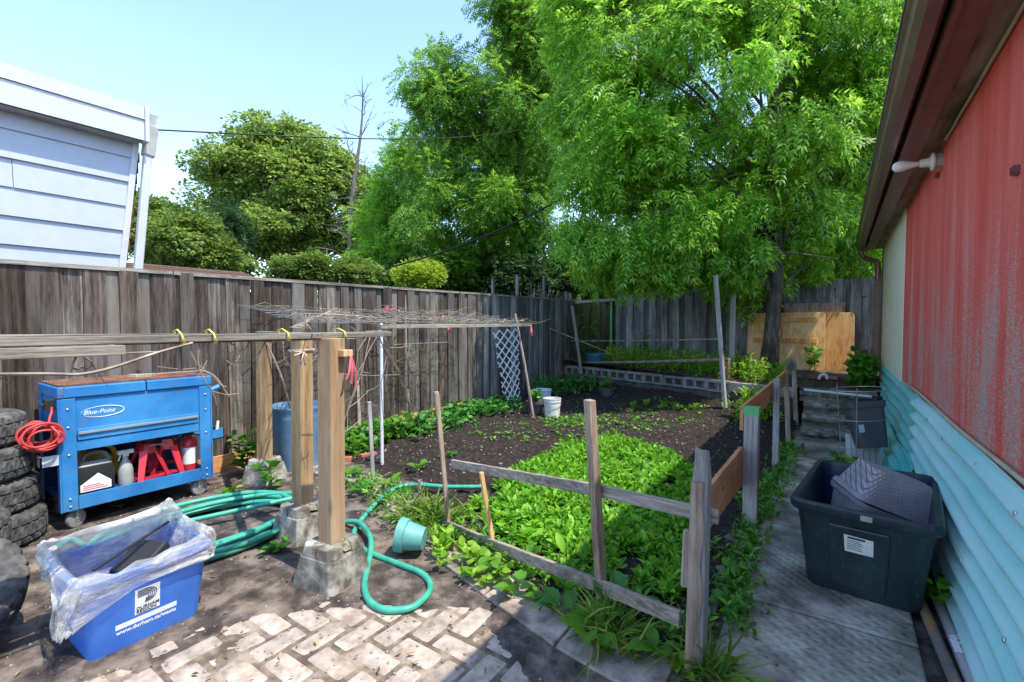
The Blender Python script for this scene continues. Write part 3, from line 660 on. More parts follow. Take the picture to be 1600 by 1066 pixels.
# corner trim, eave, fascia, gutter
MB().box((WX-.02, HE-.002, .3), (WX+.04, HE+.05, EZ)).build('corner_trim', M['brown_metal'], hs)
MB().box((WX-.19, -1.2, EZ), (WX+.3, HE+.25, EZ+.02)).build('soffit', M['soffit'], hs)
MB().box((WX-.19, -1.2, EZ-.012), (WX-.1, HE+.25, EZ-.002)).build('soffit_board', M['brown_metal'], hs)
MB().box((WX-.21, -1.2, EZ-.03), (WX-.19, HE+.26, EZ+.16)).build('fascia', M['brown_metal'], hs)
gp = [(0, .1), (-.012, .02), (-.03, 0), (-.075, 0), (-.1, .03), (-.105, .075), (-.12, .09), (-.12, .1), (-.112, .1), (-.11, .095), (-.098, .08), (-.092, .035), (-.07, .008), (-.03, .008), (-.006, .1)]
MB().prism(gp, (WX-.212, -1.2, EZ-.01), (1, 0, 0), (0, 0, 1), (0, 1, 0), HE+1.46).build('gutter', M['brown_gutter'], hs)
MB().hexa([(WX-.33, -1.2, EZ+.14), (WX+5, -1.2, EZ+1.6), (WX+5, HE+.27, EZ+1.6), (WX-.33, HE+.27, EZ+.14), (WX-.33, -1.2, EZ+.17), (WX+5, -1.2, EZ+1.65), (WX+5, HE+.27, EZ+1.65), (WX-.33, HE+.27, EZ+.17)]).build('roof', M['shingle'], hs)
dsx, dsy = WX-.26, HE+.17
MB().tube(smoothpath([(dsx, dsy, EZ+.03), (dsx, dsy, EZ-.06), (dsx+.06, dsy-.02, EZ-.14), (WX-.09, HE-.04, EZ-.22), (WX-.07, HE-.05, EZ-.32), (WX-.07, HE-.05, EZ-.5)], 6), .038, 10).build('downspout_elbow', M['brown_metal'], hs, smooth=True)
MB().beam((WX-.07, HE-.05, EZ-.48), (WX-.07, HE-.05, .62), .075, .06).build('downspout', M['brown_metal'], hs, bevel=.006)
for z in (1.25, 1.9): MB().box((WX-.115, HE-.09, z), (WX-.0, HE-.01, z+.03)).build('bracket', M['brown_metal'], hs)
# lamp on the wall under the eave, its box and the cable feeding it
lp = onX(1474, 205, WX); lp.z = min(lp.z, EZ-.09)
lh = thing('wall_lamp', lp, 'bare frosted bulb in a white ceramic holder under the brown eave', 'lamp')
MX = Matrix(((0, 0, -1), (0, 1, 0), (1, 0, 0)))
MB().lathe([(.0, 0), (.052, 0), (.052, .035), (.045, .038), (0, .038)], 8, lp, MX).build('junction_box', M['gutter_grey'], lh, smooth='a')
MB().lathe([(.0, .038), (.056, .038), (.058, .048), (.05, .056), (.03, .062), (.026, .1), (.024, .112), (0, .112)], 20, lp, MX).build('holder', M['ceramic'], lh, smooth='a')
MB().lathe([(.0, .11), (.017, .11), (.017, .135), (.024, .16), (.034, .19), (.036, .21), (.03, .235), (.016, .248), (0, .252)], 20, lp, MX).build('bulb', M['bulb'], lh, smooth=True)
cpts = [onX(1478, 200, WX-.015), onX(1490, 175, WX-.012), onX(1500, 140, WX-.014), onX(1520, 105, WX-.012), onX(1530, 90, WX-.012), onX(1550, 50, WX-.013), onX(1566, 5, WX-.012)]
for p in cpts: p.z = min(p.z, EZ-.02)
e = cpts[-1]; cpts.append(Vector((e.x, e.y-.8, EZ-.02)))
o = MB().tube(smoothpath(cpts, 6), .008, 6).build('cable', M['cable_beige'], smooth=True); tag(o, 'beige cable stapled along the top of the red wall', 'cable')
for pxs, pys in ((1468, 274), (1592, 266)):
    p = onX(pxs, pys, WX); mb = MB(); mb.box((p.x-.012, p.y-.022, p.z-.016), (p.x-.001, p.y+.022, p.z-.01)); mb.box((p.x-.02, p.y+.012, p.z-.012), (p.x-.001, p.y+.018, p.z+.016)); mb.box((p.x-.02, p.y-.018, p.z-.012), (p.x-.001, p.y-.012, p.z+.016))
    mb.box((p.x-.003, p.y-.02, p.z-.014), (p.x-.0005, p.y+.02, p.z+.016)).build('clip', M['brown_metal'], hs)

# corrugated sheets leaning on the wall
def corrugated(name, y0, y1, mat, label, top=.8, foot=.33, bulge=0, cut=None, dx=0, wl=.1):
    def f(u, v):
        y = y0+(y1-y0)*u; s = v; tz = top+.012*math.sin(y*3.1)
        if cut: tz *= cut(u)
        z = .015+tz*s; x = foot+(WX-.028-foot)*(s**.8)+dx-bulge*math.sin(s*math.pi)*(.5+.5*math.sin(y*2))
        x += .023*math.cos(2*math.pi*z/wl)+.004*math.sin(y*5+z*9); return (x, y, z)
    o = MB().grid(f, 60, 96).build(name, mat, smooth=True)
    so = o.modifiers.new('thick', 'SOLIDIFY'); so.thickness = .003
    WO[o.name] = o.location.copy()
    yy = y0+.25
    while yy < y1-.1:
        for s in (.93, .42):
            q = Vector(f((yy-y0)/(y1-y0), s)); MB().lathe([(.011, 0), (.009, .004), (0, .006)], 8, q+Vector((-.004, 0, 0)), Matrix(((0, 0, -1), (0, 1, 0), (1, 0, 0)))).build('screw', M['bolt'], o)
        yy += .61
    return tag(o, label, 'corrugated sheet', 'corrugated sheets against the red wall')
corrugated('corrugated_sheet', -.6, 4.75, M['aqua'], 'long pale aqua corrugated sheet leaning along the foot of the red wall', .8, .455)
corrugated('corrugated_sheet', 4.6, 8.3, M['teal'], 'teal corrugated sheet beyond the pale one, below the cream panel', .8, .44, .01, dx=.012, cut=lambda u: 1 if u < .5 else 1-.08*(u-.5))
corrugated('corrugated_sheet', 4.2, 6.3, M['teal'], 'short teal corrugated offcut at ground level behind the white ribbed sheet', .34, .38, 0, dx=-.03)
o = MB().tube(smoothpath([(WX-.02, -.6, .84), (WX-.02, .8, .835), (WX-.02, 2, .845), (WX-.02, 3.2, .83), (WX-.02, 4.6, .84), (WX-.02, 5.5, .82)], 6), .009, 6).build('cable', M['cable_beige'], smooth=True)
tag(o, 'beige cable running along the top edge of the corrugated sheets', 'cable')

# ================================================================== neighbouring house beyond the fence
NX = -6.0
nh = thing('neighbour_house', (NX, .5, 0), 'white clapboard house standing beyond the board fence', 'house')
def edge_y(z): return 1.69+(z-1.9)*.114             # the wall's end trim leans a little
z = .3; row = .25; zt = 3.2
while z < zt:
    z1 = min(z+row, zt); a, b = edge_y(z), edge_y(z1)
    jy = random.uniform(.2, 1.3); e_ = random.uniform(-.002, .002)
    for ya, yb, yc in ((-3, jy-.002, jy-.002), (jy+.002, a, b)):
        MB().hexa([(NX-.02, ya, z), (NX+.028+e_, ya, z), (NX+.028+e_, yb, z), (NX-.02, yb, z), (NX-.02, ya, z1), (NX+.006+e_, ya, z1), (NX+.006+e_, yc, z1), (NX-.02, yc, z1)]).build('clapboard', M['white_siding'], nh)
        e_ += .003
    z += row+.0
MB().hexa([(NX-4, -3, 0), (NX-.03, -3, 0), (NX-.03, 1.6, 0), (NX-4, 1.6, 0), (NX-4, -3, zt+.2), (NX-.03, -3, zt+.2), (NX-.03, 1.86, zt+.2), (NX-4, 1.86, zt+.2)]).build('wall', M['brick_brown'], nh)
MB().hexa([(NX-.02, edge_y(.3), .3), (NX+.04, edge_y(.3), .3), (NX+.04, edge_y(.3)+.06, .3), (NX-.02, edge_y(.3)+.06, .3), (NX-.02, edge_y(zt), zt), (NX+.04, edge_y(zt), zt), (NX+.04, edge_y(zt)+.05, zt), (NX-.02, edge_y(zt)+.05, zt)]).build('corner_trim', M['white_metal'], nh)
for q in range(24):
    zb = .4+q*.115; MB().box((NX-.36, edge_y(zb)+.05, zb), (NX-.06, edge_y(zb)+.1, zb+.1)).build('brick', M['brick_brown'], nh)
# deep white eave in two bands
EY = 1.88
MB().box((NX-.1, -3, zt), (NX+.2, EY, zt+.025)).build('soffit', M['gutter_grey'], nh)
MB().box((NX+.17, -3, zt+.0), (NX+.2+.01, EY, zt+.2)).build('fascia', M['white_metal'], nh)
MB().box((NX+.14, -3, zt+.206), (NX+.225, EY, zt+.33)).build('fascia', M['white_metal'], nh)
MB().box((NX+.1, EY+.002, zt-.01), (NX+.24, EY+.035, zt+.345)).build('end_cap', M['white_metal'], nh)
MB().hexa([(NX-4, -3, zt+.3), (NX+.15, -3, zt+.31), (NX+.15, EY, zt+.31), (NX-4, EY, zt+.3), (NX-4, -3, zt+.6), (NX+.15, -3, zt+.335), (NX+.15, EY, zt+.335), (NX-4, EY, zt+.6)]).build('roof', M['shingle'], nh)
gp2 = [(0, .12), (0, 0), (.07, 0), (.1, .03), (.1, .08), (.125, .12)]
MB().prism(gp2, (NX+.12, EY+.04, zt+.2), (0, 1, 0), (0, 0, 1), (-1, 0, 0), 3).build('gutter', M['gutter_grey'], nh)
MB().beam((NX+.1, EY+.1, zt+.2), (NX+.1, EY+.06, zt-.12), .1, .1).build('downspout_head', M['gutter_grey'], nh, bevel=.01)
MB().beam((NX+.1, EY+.06, zt-.09), (NX+.1, edge_y(.3)+.17, .3), .07, .07).build('downspout', M['white_metal'], nh, bevel=.008)
# low shed with a red shingle roof
sh = thing('shed', (-9.2, 4, 0), 'low shed with a faded red shingle roof behind the fence', 'shed')
MB().box((-10.5, 2.6, 0), (-8.2, 4.4, 1.9)).build('wall', M['brick_brown'], sh)
for i in range(9):
    a, b = i/9, (i+1)/9; za, zb = 1.92+.42*a, 1.92+.42*b
    MB().hexa([(-8.0-1.5*a, 2.4, za), (-8.0-1.5*a, 4.6, za), (-8.0-1.5*b-.03, 4.6, zb), (-8.0-1.5*b-.03, 2.4, zb),
               (-8.0-1.5*a, 2.4, za+.035), (-8.0-1.5*a, 4.6, za+.035), (-8.0-1.5*b-.03, 4.6, zb+.02), (-8.0-1.5*b-.03, 2.4, zb+.02)]).build('shingle_course', M['shingle'], sh)
# ================================================================== tool cart and what is on it
CXF, CXB, CY0, CY1 = -4.1, -4.58, .84, 1.72              # front, back, ends
cart = thing('tool_cart', ((CXF+CXB)/2, (CY0+CY1)/2, 0), 'worn blue steel tool cart with an open lower shelf by the fence', 'tool cart')
B = M['blue_paint']
MB().box((CXB, CY0, .62), (CXF-.012, CY1, .87)).build('body', B, cart, bevel=.006)
for y0, y1 in ((CY0-.012, (CY0+CY1)/2+.02), ((CY0+CY1)/2+.026, CY1+.012)):
    MB().box((CXB-.01, y0, .872), (CXF+.004, y1, .945)).build('lid', B, cart, bevel=.008)
MB().box((CXB, CY0, .947), (CXF-.03, CY1, .957)).build('top_mat', M['brick_brown'], cart)
tag(cart.children[-1], 'rust-brown board covering the cart top')
lw = .078
for (x, y0) in ((CXF, CY0-.002), (CXF, CY1-lw+.002)):
    MB().box((x-.01, y0, .13), (x, y0+lw, .868)).build('leg', B, cart, bevel=.004)
for y0, y1 in ((CY0-.012, CY0-.003), (CY1+.003, CY1+.012)):
    MB().box((CXF-.05, y0, .13), (CXF, y1, .868)).build('leg_side', B, cart)
for y0, y1 in ((CY0-.012, CY0-.003), (CY1+.003, CY1+.012)):
    MB().box((CXB, y0, .13), (CXB+.05, y1, .868)).build('leg_side', B, cart)
dr = MB().box((CXF-.02, CY0+lw+.004, .585), (CXF-.004, CY1-lw-.004, .662)).build('drawer', B, cart, bevel=.004)
MB().box((CXF-.004, CY0+lw+.01, .628), (CXF+.008, CY1-lw-.01, .642)).build('drawer_pull', M['chrome'], dr)
MB().box((CXF-.03, CY0+lw, .518), (CXF-.012, CY1-lw, .58)).build('apron', B, cart)
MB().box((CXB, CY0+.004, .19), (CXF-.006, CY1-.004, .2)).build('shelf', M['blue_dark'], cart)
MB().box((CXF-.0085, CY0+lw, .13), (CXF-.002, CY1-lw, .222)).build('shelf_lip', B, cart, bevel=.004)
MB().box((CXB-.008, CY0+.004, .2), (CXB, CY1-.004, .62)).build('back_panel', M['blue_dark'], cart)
for y in (CY0+lw/2-.004, CY1-lw/2+.004):
    for z in (.16, .21, .5, .68, .8):
        MB().lathe([(0, .007), (.006, .006), (.009, 0)], 8, (CXF, y, z), Matrix(((0, 0, 1), (0, 1, 0), (-1, 0, 0)))).build('bolt', M['bolt'], cart, smooth=True)
for (x, y, fr) in ((CXF-.06, CY0+.07, .5), (CXF-.06, CY1-.07, .2), (CXB+.06, CY0+.07, 1.2), (CXB+.06, CY1-.07, -.6)):
    R = Matrix.Rotation(fr, 3, 'Z') @ Matrix(((0, 0, 1), (1, 0, 0), (0, 1, 0))); o = Vector((x, y, .062))
    wl = MB().lathe([(0, -.016), (.045, -.016), (.058, -.014), (.062, 0), (.058, .014), (.045, .016), (0, .016)], 24, o, R).build('wheel', M['wheel_grey'], cart, smooth='a')
    MB().lathe([(0, -.019), (.022, -.019), (.022, .019), (0, .019)], 14, o, R).build('hub', M['chrome'], wl)
    ax = R @ Vector((0, 0, 1)); mb = MB()
    for s in (-1, 1): mb.beam(o+ax*s*.023, o+ax*s*.023+Vector((0, 0, .07)), .035, .004, up=ax)
    mb.box((x-.035, y-.035, .118), (x+.035, y+.035, .13)); mb.build('caster_fork', M['gutter_grey'], cart)
# printed logo on the front
lo = Vector((CXF-.0115, CY0+lw+.035, .745))
ring = []
for k in range(33):
    a = math.radians(-150+330*k/32); ring.append((.105+.115*math.cos(a), .016+.036*math.sin(a)))
mb = MB(); prev = None
outl = [Vector((CXF-.0105, lo.y+x, lo.z+zz_)) for x, zz_ in ring]
mb.tube(outl, [.0008+.0022*max(0, math.sin(math.pi*min(1, k/32*1.1))) for k in range(33)], 4); mb.build('logo_ring', M['label_white'], cart)
text('lettering', 'Blue-Point', M['label_white'], cart, (CXF-.0112, lo.y, lo.z+.005), (0, 1, 0), (0, 0, 1), .04, shear=.35)
# side trays
for y0, y1, z0, m_ in ((CY0-.1, CY0-.014, .44, M['white_metal']), (CY1+.014, CY1+.1, .43, B)):
    CB = CXF-.09 if y0 < CY0 else CXB+.1
    mb = MB(); mb.box((CB, y0, z0), (CXF+.0, y1, z0+.008)); mb.box((CXF-.008, y0, z0), (CXF+.0, y1, z0+.075)); mb.box((CB, y0 if y0 < CY0 else y1-.008, z0), (CXF+.0, y0+.008 if y0 < CY0 else y1, z0+.075))
    mb.build('side_tray', m_, cart)
# coiled red air hose on the cart's end
pts = []
for k in range(200):
    a = k/200*2*math.pi*9; pts.append(Vector((CXF-.05+.02*math.sin(a*.37)+k/200*.11, CY0-.095+.022*math.sin(k*.05)+.078*math.cos(a+.3)*(1+.22*math.sin(k*.11)), .65-.018*math.cos(k*.045)+.072*math.sin(a+.3)*(1+.2*math.sin(k*.083)))))
pts += [Vector((CXF+.03, CY0-.06, .73)), Vector((CXF-.0, CY0-.04, .79)), Vector((CXF-.05, CY0-.03, .82))]
ah = thing('air_hose', (CXF-.1, CY0-.1, .57), 'coiled red air hose hanging on the end of the blue cart', 'hose')
MB().tube(smoothpath(pts, 2), .0075, 6).build('coil', M['red_hose'], ah, smooth=True)
MB().box((CXF-.12, CY0-.06, .8), (CXF-.04, CY0-.015, .87)).box((CXF-.09, CY0-.085, .825), (CXF-.05, CY0-.06, .845)).build('holder', M['black'], ah, bevel=.004)
# blue clamp and yellow tool at the other end
cl = thing('clamp', (CXF-.1, CY1+.05, .7), 'small blue clamp hanging on the right end of the tool cart', 'clamp')
MB().tube([(CXF-.06, CY1+.014, .815), (CXF-.05, CY1+.09, .845)], .022, 10).build('grip', B, cl, smooth='a')
MB().tube([(CXF-.055, CY1+.03, .8), (CXF-.055, CY1+.03, .505)], .007, 6).tube([(CXF-.055, CY1+.085, .83), (CXF-.055, CY1+.1, .79), (CXF-.055, CY1+.11, .77)], .006, 6).build('bar', M['dark_metal'], cl)
yt = thing('scraper', (CXF-.1, CY1+.06, .45), 'yellow and white scraper lying in the tray on the cart end', 'tool')
MB().box((CXF-.1, CY1+.025, .44), (CXF-.065, CY1+.085, .485)).build('handle', M['yellow'], yt, bevel=.008)
MB().beam((CXF-.08, CY1+.075, .45), (CXF-.08, CY1+.088, .56), .02, .01).build('blade', M['white_plastic'], yt)
# slats lying on the cart top, bent rod
o = MB().beam((CXF-.25, CY0+.44, .968), (CXF-.15, CY0+.56, .968), .07, .02).build('wood_offcut', M['stake']); tag(o, 'small brown wood offcut lying on the tool cart top', 'offcut')
o = MB().tube(smoothpath([(CXF-.2, CY0+.5, .965), (CXF-.15, CY1-.1, .975), (CXF-.1, CY1+.02, .968), (CXF-.07, CY1+.09, .9), (CXF-.06, CY1+.14, .8), (CXF-.06, CY1+.17, .75)], 6), .006, 6).build('bent_rod', M['twig'], smooth=True); tag(o, 'thin bent rod drooping over the right end of the tool cart', 'rod')

# ---- things on the cart's lower shelf
SZ = .2
jug = thing('oil_jug', (CXF-.13, CY0+.17, SZ), 'grey plastic oil jug with a white triangle label on the cart shelf', 'jug')
jy, jx = CY0+.185, CXF-.12
sec = [(.05, .1, .02, SZ), (.055, .105, .025, SZ+.02), (.055, .105, .025, SZ+.16), (.05, .095, .025, SZ+.19), (.03, .07, .02, SZ+.2)]
MB().loft([rrect(a, b, r, z, 4, (jx, jy)) for a, b, r, z in sec]).build('body', M['black'], jug, smooth='a')
MB().loft([rrect(.051, .096, .024, SZ+.188, 4, (jx, jy)), rrect(.03, .08, .02, SZ+.215, 4, (jx, jy))]).build('shoulder', M['grey_plastic'], jug, smooth='a')
MB().tube(smoothpath([(jx, jy-.06, SZ+.2), (jx, jy-.05, SZ+.25), (jx, jy, SZ+.268), (jx, jy+.06, SZ+.255), (jx, jy+.085, SZ+.2)], 5), .014, 8).build('handle', M['grey_plastic'], jug, smooth=True)
MB().tube([(jx, jy-.085, SZ+.2), (jx, jy-.085, SZ+.24)], .022, 12).build('cap', M['red_hose'], jug)
lb = MB().box((jx+.0555, jy-.085, SZ+.02), (jx+.0575, jy+.08, SZ+.07)).add([(jx+.057, jy-.08, SZ+.07), (jx+.057, jy+.08, SZ+.07), (jx+.057, jy+.01, SZ+.135)], [(0, 1, 2)]).build('label', M['label_white'], jug)
mb = MB()
for q in range(3): mb.box((jx+.0576, jy-.07, SZ+.03+q*.013), (jx+.0582, jy+.06-.02*q, SZ+.035+q*.013))
mb.build('print', M['red_metal'], lb)
yj_ = thing('yellow_jug', (CXF-.3, CY0+.2, SZ), 'yellow plastic jug half hidden behind the grey oil jug', 'jug')
MB().loft([rrect(.06, .11, .03, SZ, 4, (CXF-.28, CY0+.22)), rrect(.06, .11, .03, SZ+.2, 4, (CXF-.28, CY0+.22)), rrect(.04, .06, .03, SZ+.25, 4, (CXF-.28, CY0+.2))]).build('body', M['yellow'], yj_, smooth='a')
MB().tube(smoothpath([(CXF-.27, CY0+.16, SZ+.24), (CXF-.26, CY0+.2, SZ+.285), (CXF-.26, CY0+.28, SZ+.285), (CXF-.26, CY0+.34, SZ+.22), (CXF-.26, CY0+.345, SZ+.05)], 5), .017, 8).build('handle', M['yellow'], yj_, smooth=True)
MB().lathe([(0, 0), (.025, 0), (.025, .03), (.018, .04), (0, .04)], 12, (CXF-.27, CY0+.13, SZ+.245)).build('cap', M['white_plastic'], yj_)
sb = thing('spray_bottle', (CXF-.12, CY0+.365, SZ), 'translucent spray bottle with a white trigger beside the red jack stand', 'bottle')
so_ = (CXF-.13, CY0+.365, SZ)
MB().lathe([(0, 0), (.045, 0), (.047, .01), (.045, .1), (.036, .14), (.018, .175), (.016, .2), (0, .2)], 18, so_).build('body', M['gutter_grey'], sb, smooth='a')
MB().box((so_[0]-.015, so_[1]-.045, SZ+.215), (so_[0]+.015, so_[1]+.05, SZ+.245)).box((so_[0]-.012, so_[1]-.014, SZ+.195), (so_[0]+.012, so_[1]+.02, SZ+.22)).beam((so_[0], so_[1]-.025, SZ+.22), (so_[0], so_[1]-.04, SZ+.17), .014, .01).build('trigger', M['white_plastic'], sb, bevel=.005)
def jack(loc, rz, tilt, label, h=.3):
    j = thing('jack_stand', loc, label, 'jack stand', 'jack stands on the cart shelf'); p = Vector(loc)
    R = Matrix.Rotation(rz, 3, 'Z') @ Matrix.Rotation(tilt, 3, 'X'); W = lambda v: p+R @ Vector(v)
    mb = MB(); mb.loft([[W((x, y, h*.62)) for x, y in ((.05, .05), (-.05, .05), (-.05, -.05), (.05, -.05))], [W((x, y, h*.86)) for x, y in ((.03, .03), (-.03, .03), (-.03, -.03), (.03, -.03))]])
    mb.build('head', M['red_metal'], j)
    for sx, sy in ((1, 1), (1, -1), (-1, 1), (-1, -1)): MB().beam(W((sx*.04, sy*.04, h*.7)), W((sx*.095, sy*.095, .006)), .05, .012, up=R @ Vector((sx, sy, .3)), w2=.035).build('leg', M['red_metal'], j)
    mb = MB()
    for a, b in (((1, 1), (1, -1)), ((1, -1), (-1, -1)), ((-1, -1), (-1, 1)), ((-1, 1), (1, 1))): mb.beam(W((a[0]*.09, a[1]*.09, .02)), W((b[0]*.09, b[1]*.09, .02)), .004, .022)
    mb.build('base_brace', M['red_metal'], j)
    mb = MB(); mb.beam(W((0, 0, h*.6)), W((0, 0, h)), .035, .02); mb.beam(W((-.045, 0, h)), W((.045, 0, h)), .035, .012); mb.build('ratchet_post', M['dark_metal'], j)
    MB().tube([W((.035, 0, h*.8)), W((.06, .03, h*.82)), W((.062, .09, h*.8))], .005, 6).build('lever', M['bolt'], j)
jack((CXF-.15, CY0+.5, SZ+.004), .2, 0, 'upright red jack stand beside the spray bottle on the cart shelf')
jack((CXF-.19, CY0+.665, SZ+.02), 1.0, .18, 'red jack stand tipped against its neighbour on the cart shelf')
jack((CXF-.34, CY0+.56, SZ+.004), .7, 0, 'red jack stand at the back of the cart shelf behind the other two', .33)
fx = thing('fire_extinguisher', (CXF-.12, CY1-.11, SZ), 'red fire extinguisher at the right end of the cart shelf', 'extinguisher')
MB().lathe([(0, 0), (.05, 0), (.052, .01), (.052, .2), (.044, .235), (.018, .26), (.016, .285), (0, .285)], 20, (CXF-.14, CY1-.1, SZ)).build('body', M['red_metal'], fx, smooth='a')
MB().box((CXF-.155, CY1-.13, SZ+.27), (CXF-.115, CY1-.08, SZ+.3)).beam((CXF-.13, CY1-.12, SZ+.3), (CXF-.1, CY1-.04, SZ+.35), .02, .008).tube(smoothpath([(CXF-.12, CY1-.12, SZ+.28), (CXF-.085, CY1-.17, SZ+.26), (CXF-.08, CY1-.175, SZ+.1)], 5), .008, 6).build('valve', M['dark_metal'], fx)
MB().lathe([(.0525, .05), (.0528, .05), (.0528, .18), (.0525, .18)], 20, (CXF-.14, CY1-.1, SZ)).build('label', M['label_white'], fx, smooth='a')

# ================================================================== tyres
def tyre_proto():
    R, W, r0 = .315, .2, .195; pr = [(r0, -.07), (r0+.012, -.088), (r0+.05, -W/2), (R-.04, -W/2+.004), (R-.012, -W/2+.018), (R-.002, -W/2+.03), (R, -.045), (R-.009, -.043), (R-.009, -.033), (R+.001, -.031), (R+.001, 0)]
    pr = pr+[(r, -z) for r, z in pr[:-1][::-1]]; inner = [(r0+.004, .065), (r0+.05, .08), (R-.022, .07), (R-.016, 0), (R-.022, -.07), (r0+.05, -.08), (r0+.004, -.065)]; prof = pr+inner; n = 192
    def mod(i, j, r):
        if j in (4, 5, 6, 15, 16, 17, 14): return r-(.013 if (i+j//2+(3 if j > 10 else 0)) % 7 < 2 else 0)
        if j in (9, 10, 11): return r-(.009 if (i+2*j) % 5 == 0 else 0)
        return r
    o = MB().lathe(prof, n, closed=True, mod=mod).build('tyre', M['rubber'], local=True); return o
TY = tyre_proto(); me_t = TY.data; bpy.data.objects.remove(TY)
def tyre(loc, rot, label):
    o = bpy.data.objects.new('tyre', me_t); COL.objects.link(o); o.location = loc; o.rotation_euler = rot; return tag(o, label, 'tyre', 'old car tyres stacked by the fence')
b0 = Vector((-4.31, .46, 0))
for i, (nm, dx, dy) in enumerate((('bottom tyre of the stack beside the blue cart', .03, .02), ('second tyre up in the stack beside the blue cart', -.01, .0), ('third tyre up in the stack beside the blue cart', .0, -.03), ('top tyre of the stack beside the blue cart', -.03, -.05))):
    tyre((b0.x+dx, b0.y+dy, .101+.203*i), (random.gauss(0, .004), random.gauss(0, .004), random.random()*6), nm)
b1 = Vector((-3.55, .24, 0))
for i, nm in enumerate(('lowest tyre of the shorter stack in front of the tall one', 'upper tyre of the shorter stack in front of the tall one')):
    tyre((b1.x-.02*i, b1.y+.0-.03*i, .101+.203*i), (0, 0, random.random()*6), nm)
tyre((-2.98, .17, .25), (math.radians(-4), math.radians(30), 0), 'tyre tipped on its edge behind the blue recycling box')

# ================================================================== blue recycling box with its plastic bag
BC = Vector((-2.6, .755, 0)); BR = Matrix.Rotation(math.radians(1.5), 4, 'Z')
def bx(p): return BC+(BR @ Vector(p))
bb = thing('recycling_box', BC, 'bright blue recycling box with white print and plastic bag over its rim', 'recycling box')
hx0, hy0, hx1, hy1, H = .17, .2, .205, .235, .34
def sect(t, ins=0, z=None): return [bx(p) for p in rrect(hx0+(hx1-hx0)*t-ins, hy0+(hy1-hy0)*t-ins, .04, H*t if z is None else z, 5)]
MB().loft([sect(0), sect(.08), sect(.86), sect(.87, -.012), sect(.985, -.014), sect(1, -.008), sect(1, .008), sect(.9, .006), sect(.06, .008)]).build('body', M['box_blue'], bb, smooth='a')
fq = (hx1-hx0)/H; up_f = Vector((fq, 0, 1)).normalized()
def face(y, z, e=.0015): q = hx0+fq*z; return bx((q+e, y, z))
R_, U_ = (BR @ Vector((0, 1, 0, 0))).to_3d(), (BR @ Vector((fq, 0, 1, 0))).to_3d()
def panel(name, y0, y1, z0, z1, mat, e=.001, par=None):
    return MB().add([face(y0, z0, e), face(y1, z0, e), face(y1, z1, e), face(y0, z1, e)], [(0, 1, 2, 3)]).build(name, mat, par or bb)
lg = panel('emblem_panel', -.055, .035, .125, .235, M['box_print'])
for q in range(5):
    r = .037-.0068*q; arc = [face(-.046, .192+r, .002)]
    for k in range(11):
        a = math.radians(90-185*k/10); arc.append(face(-.016+r*1.05*math.cos(a), .192+r*math.sin(a)*.8+r*.2, .002))
    MB().tube(arc, .0015, 4).build('emblem_arc', M['label_black'], lg)
text('lettering', 'DURHAM', M['label_black'], lg, face(-.05, .144, .0017), R_, U_, .0195, bold=.0003)
text('lettering', 'REGION', M['label_black'], lg, face(-.05, .1285, .0017), R_, U_, .0195, bold=.0003)
panel('print_strip', -.12, .1, .092, .114, M['box_print'])
text('lettering', 'www.durham.ca/waste', M['box_print'], bb, face(-.118, .07, .0012), R_, U_, .0235, bold=.0005)
# bag: clear film folded over the rim, blown up inside, a tail off one corner
bag = thing('plastic_bag', BC+Vector((0, 0, .2)), 'crumpled clear plastic bag draped over the rim of the blue recycling box', 'bag')
def bagf(u, v):
    per = u*4; ring = rrect(1, 1, .18, 0, 7); n = len(ring); f = (u % 1)*n; i = int(f) % n; t = f-int(f); q = ring[i].lerp(ring[(i+1) % n], t)
    ks = [(.80, .20), (.9, .30), (.94, .345), (1.0, .362), (1.06, .35), (1.085, .325), (1.075, .295), (1.06, .262)]
    g = v*(len(ks)-1); k = min(int(g), len(ks)-2); tt = g-k; s = ks[k][0]*(1-tt)+ks[k+1][0]*tt; z = ks[k][1]*(1-tt)+ks[k+1][1]*tt
    x, y = q.x*hx1*s, q.y*hy1*s
    nn = noise.fractal(Vector((q.x*4, q.y*4, z*7)), .5, 2.2, 6)+.5*abs(noise.noise(Vector((q.x*11, q.y*11, z*22)))); puff = max(0, -q.x)*.5+max(0, q.y)*.35
    z += nn*.018+(.05+.08*puff)*math.exp(-((v-.42)/.28)**2)*puff
    ox = nn*.022*(v+.2); x += q.x*abs(ox); y += q.y*abs(ox)
    # tail at the near left corner
    tl = max(0, q.x*.7-q.y*1.0-.9)/.8
    if v > .55: e = (v-.55)/.45; y -= tl*.07*e; z -= tl*.1*e*e; x += tl*.02*e
    return bx((x, y, z))
mbg = MB(); mbg.grid(bagf, 200, 44); mbg.build('film', M['poly'], bag, smooth=True)
for sp in (-1,):
    def tail(u, v): 
        n = noise.fractal(Vector((u*5, v*4, 2)), .6, 2.2, 4); w_ = .17*(1-.55*v)
        return bx((.23-.3*u*w_/.17*.5+n*.02-.03*v, -.232-.06*v+n*.012, .325-.12*v-.06*v*v+n*.025*(1-u)))
    MB().grid(tail, 16, 22).build('tail', M['poly'], bag, smooth=True)
# things thrown into the box
o = MB().beam(bx((.02, -.14, .31)), bx((-.12, .19, .37)), .012, .008).build('thin_stick', M['dark_metal']); tag(o, 'thin dark stick poking across the open recycling box', 'stick')
o = MB().beam(bx((-.02, -.02, .22)), bx((-.09, .12, .3)), .16, .05).build('black_case', M['black'], bevel=.012); tag(o, 'black plastic case lying in the blue recycling box', 'case')

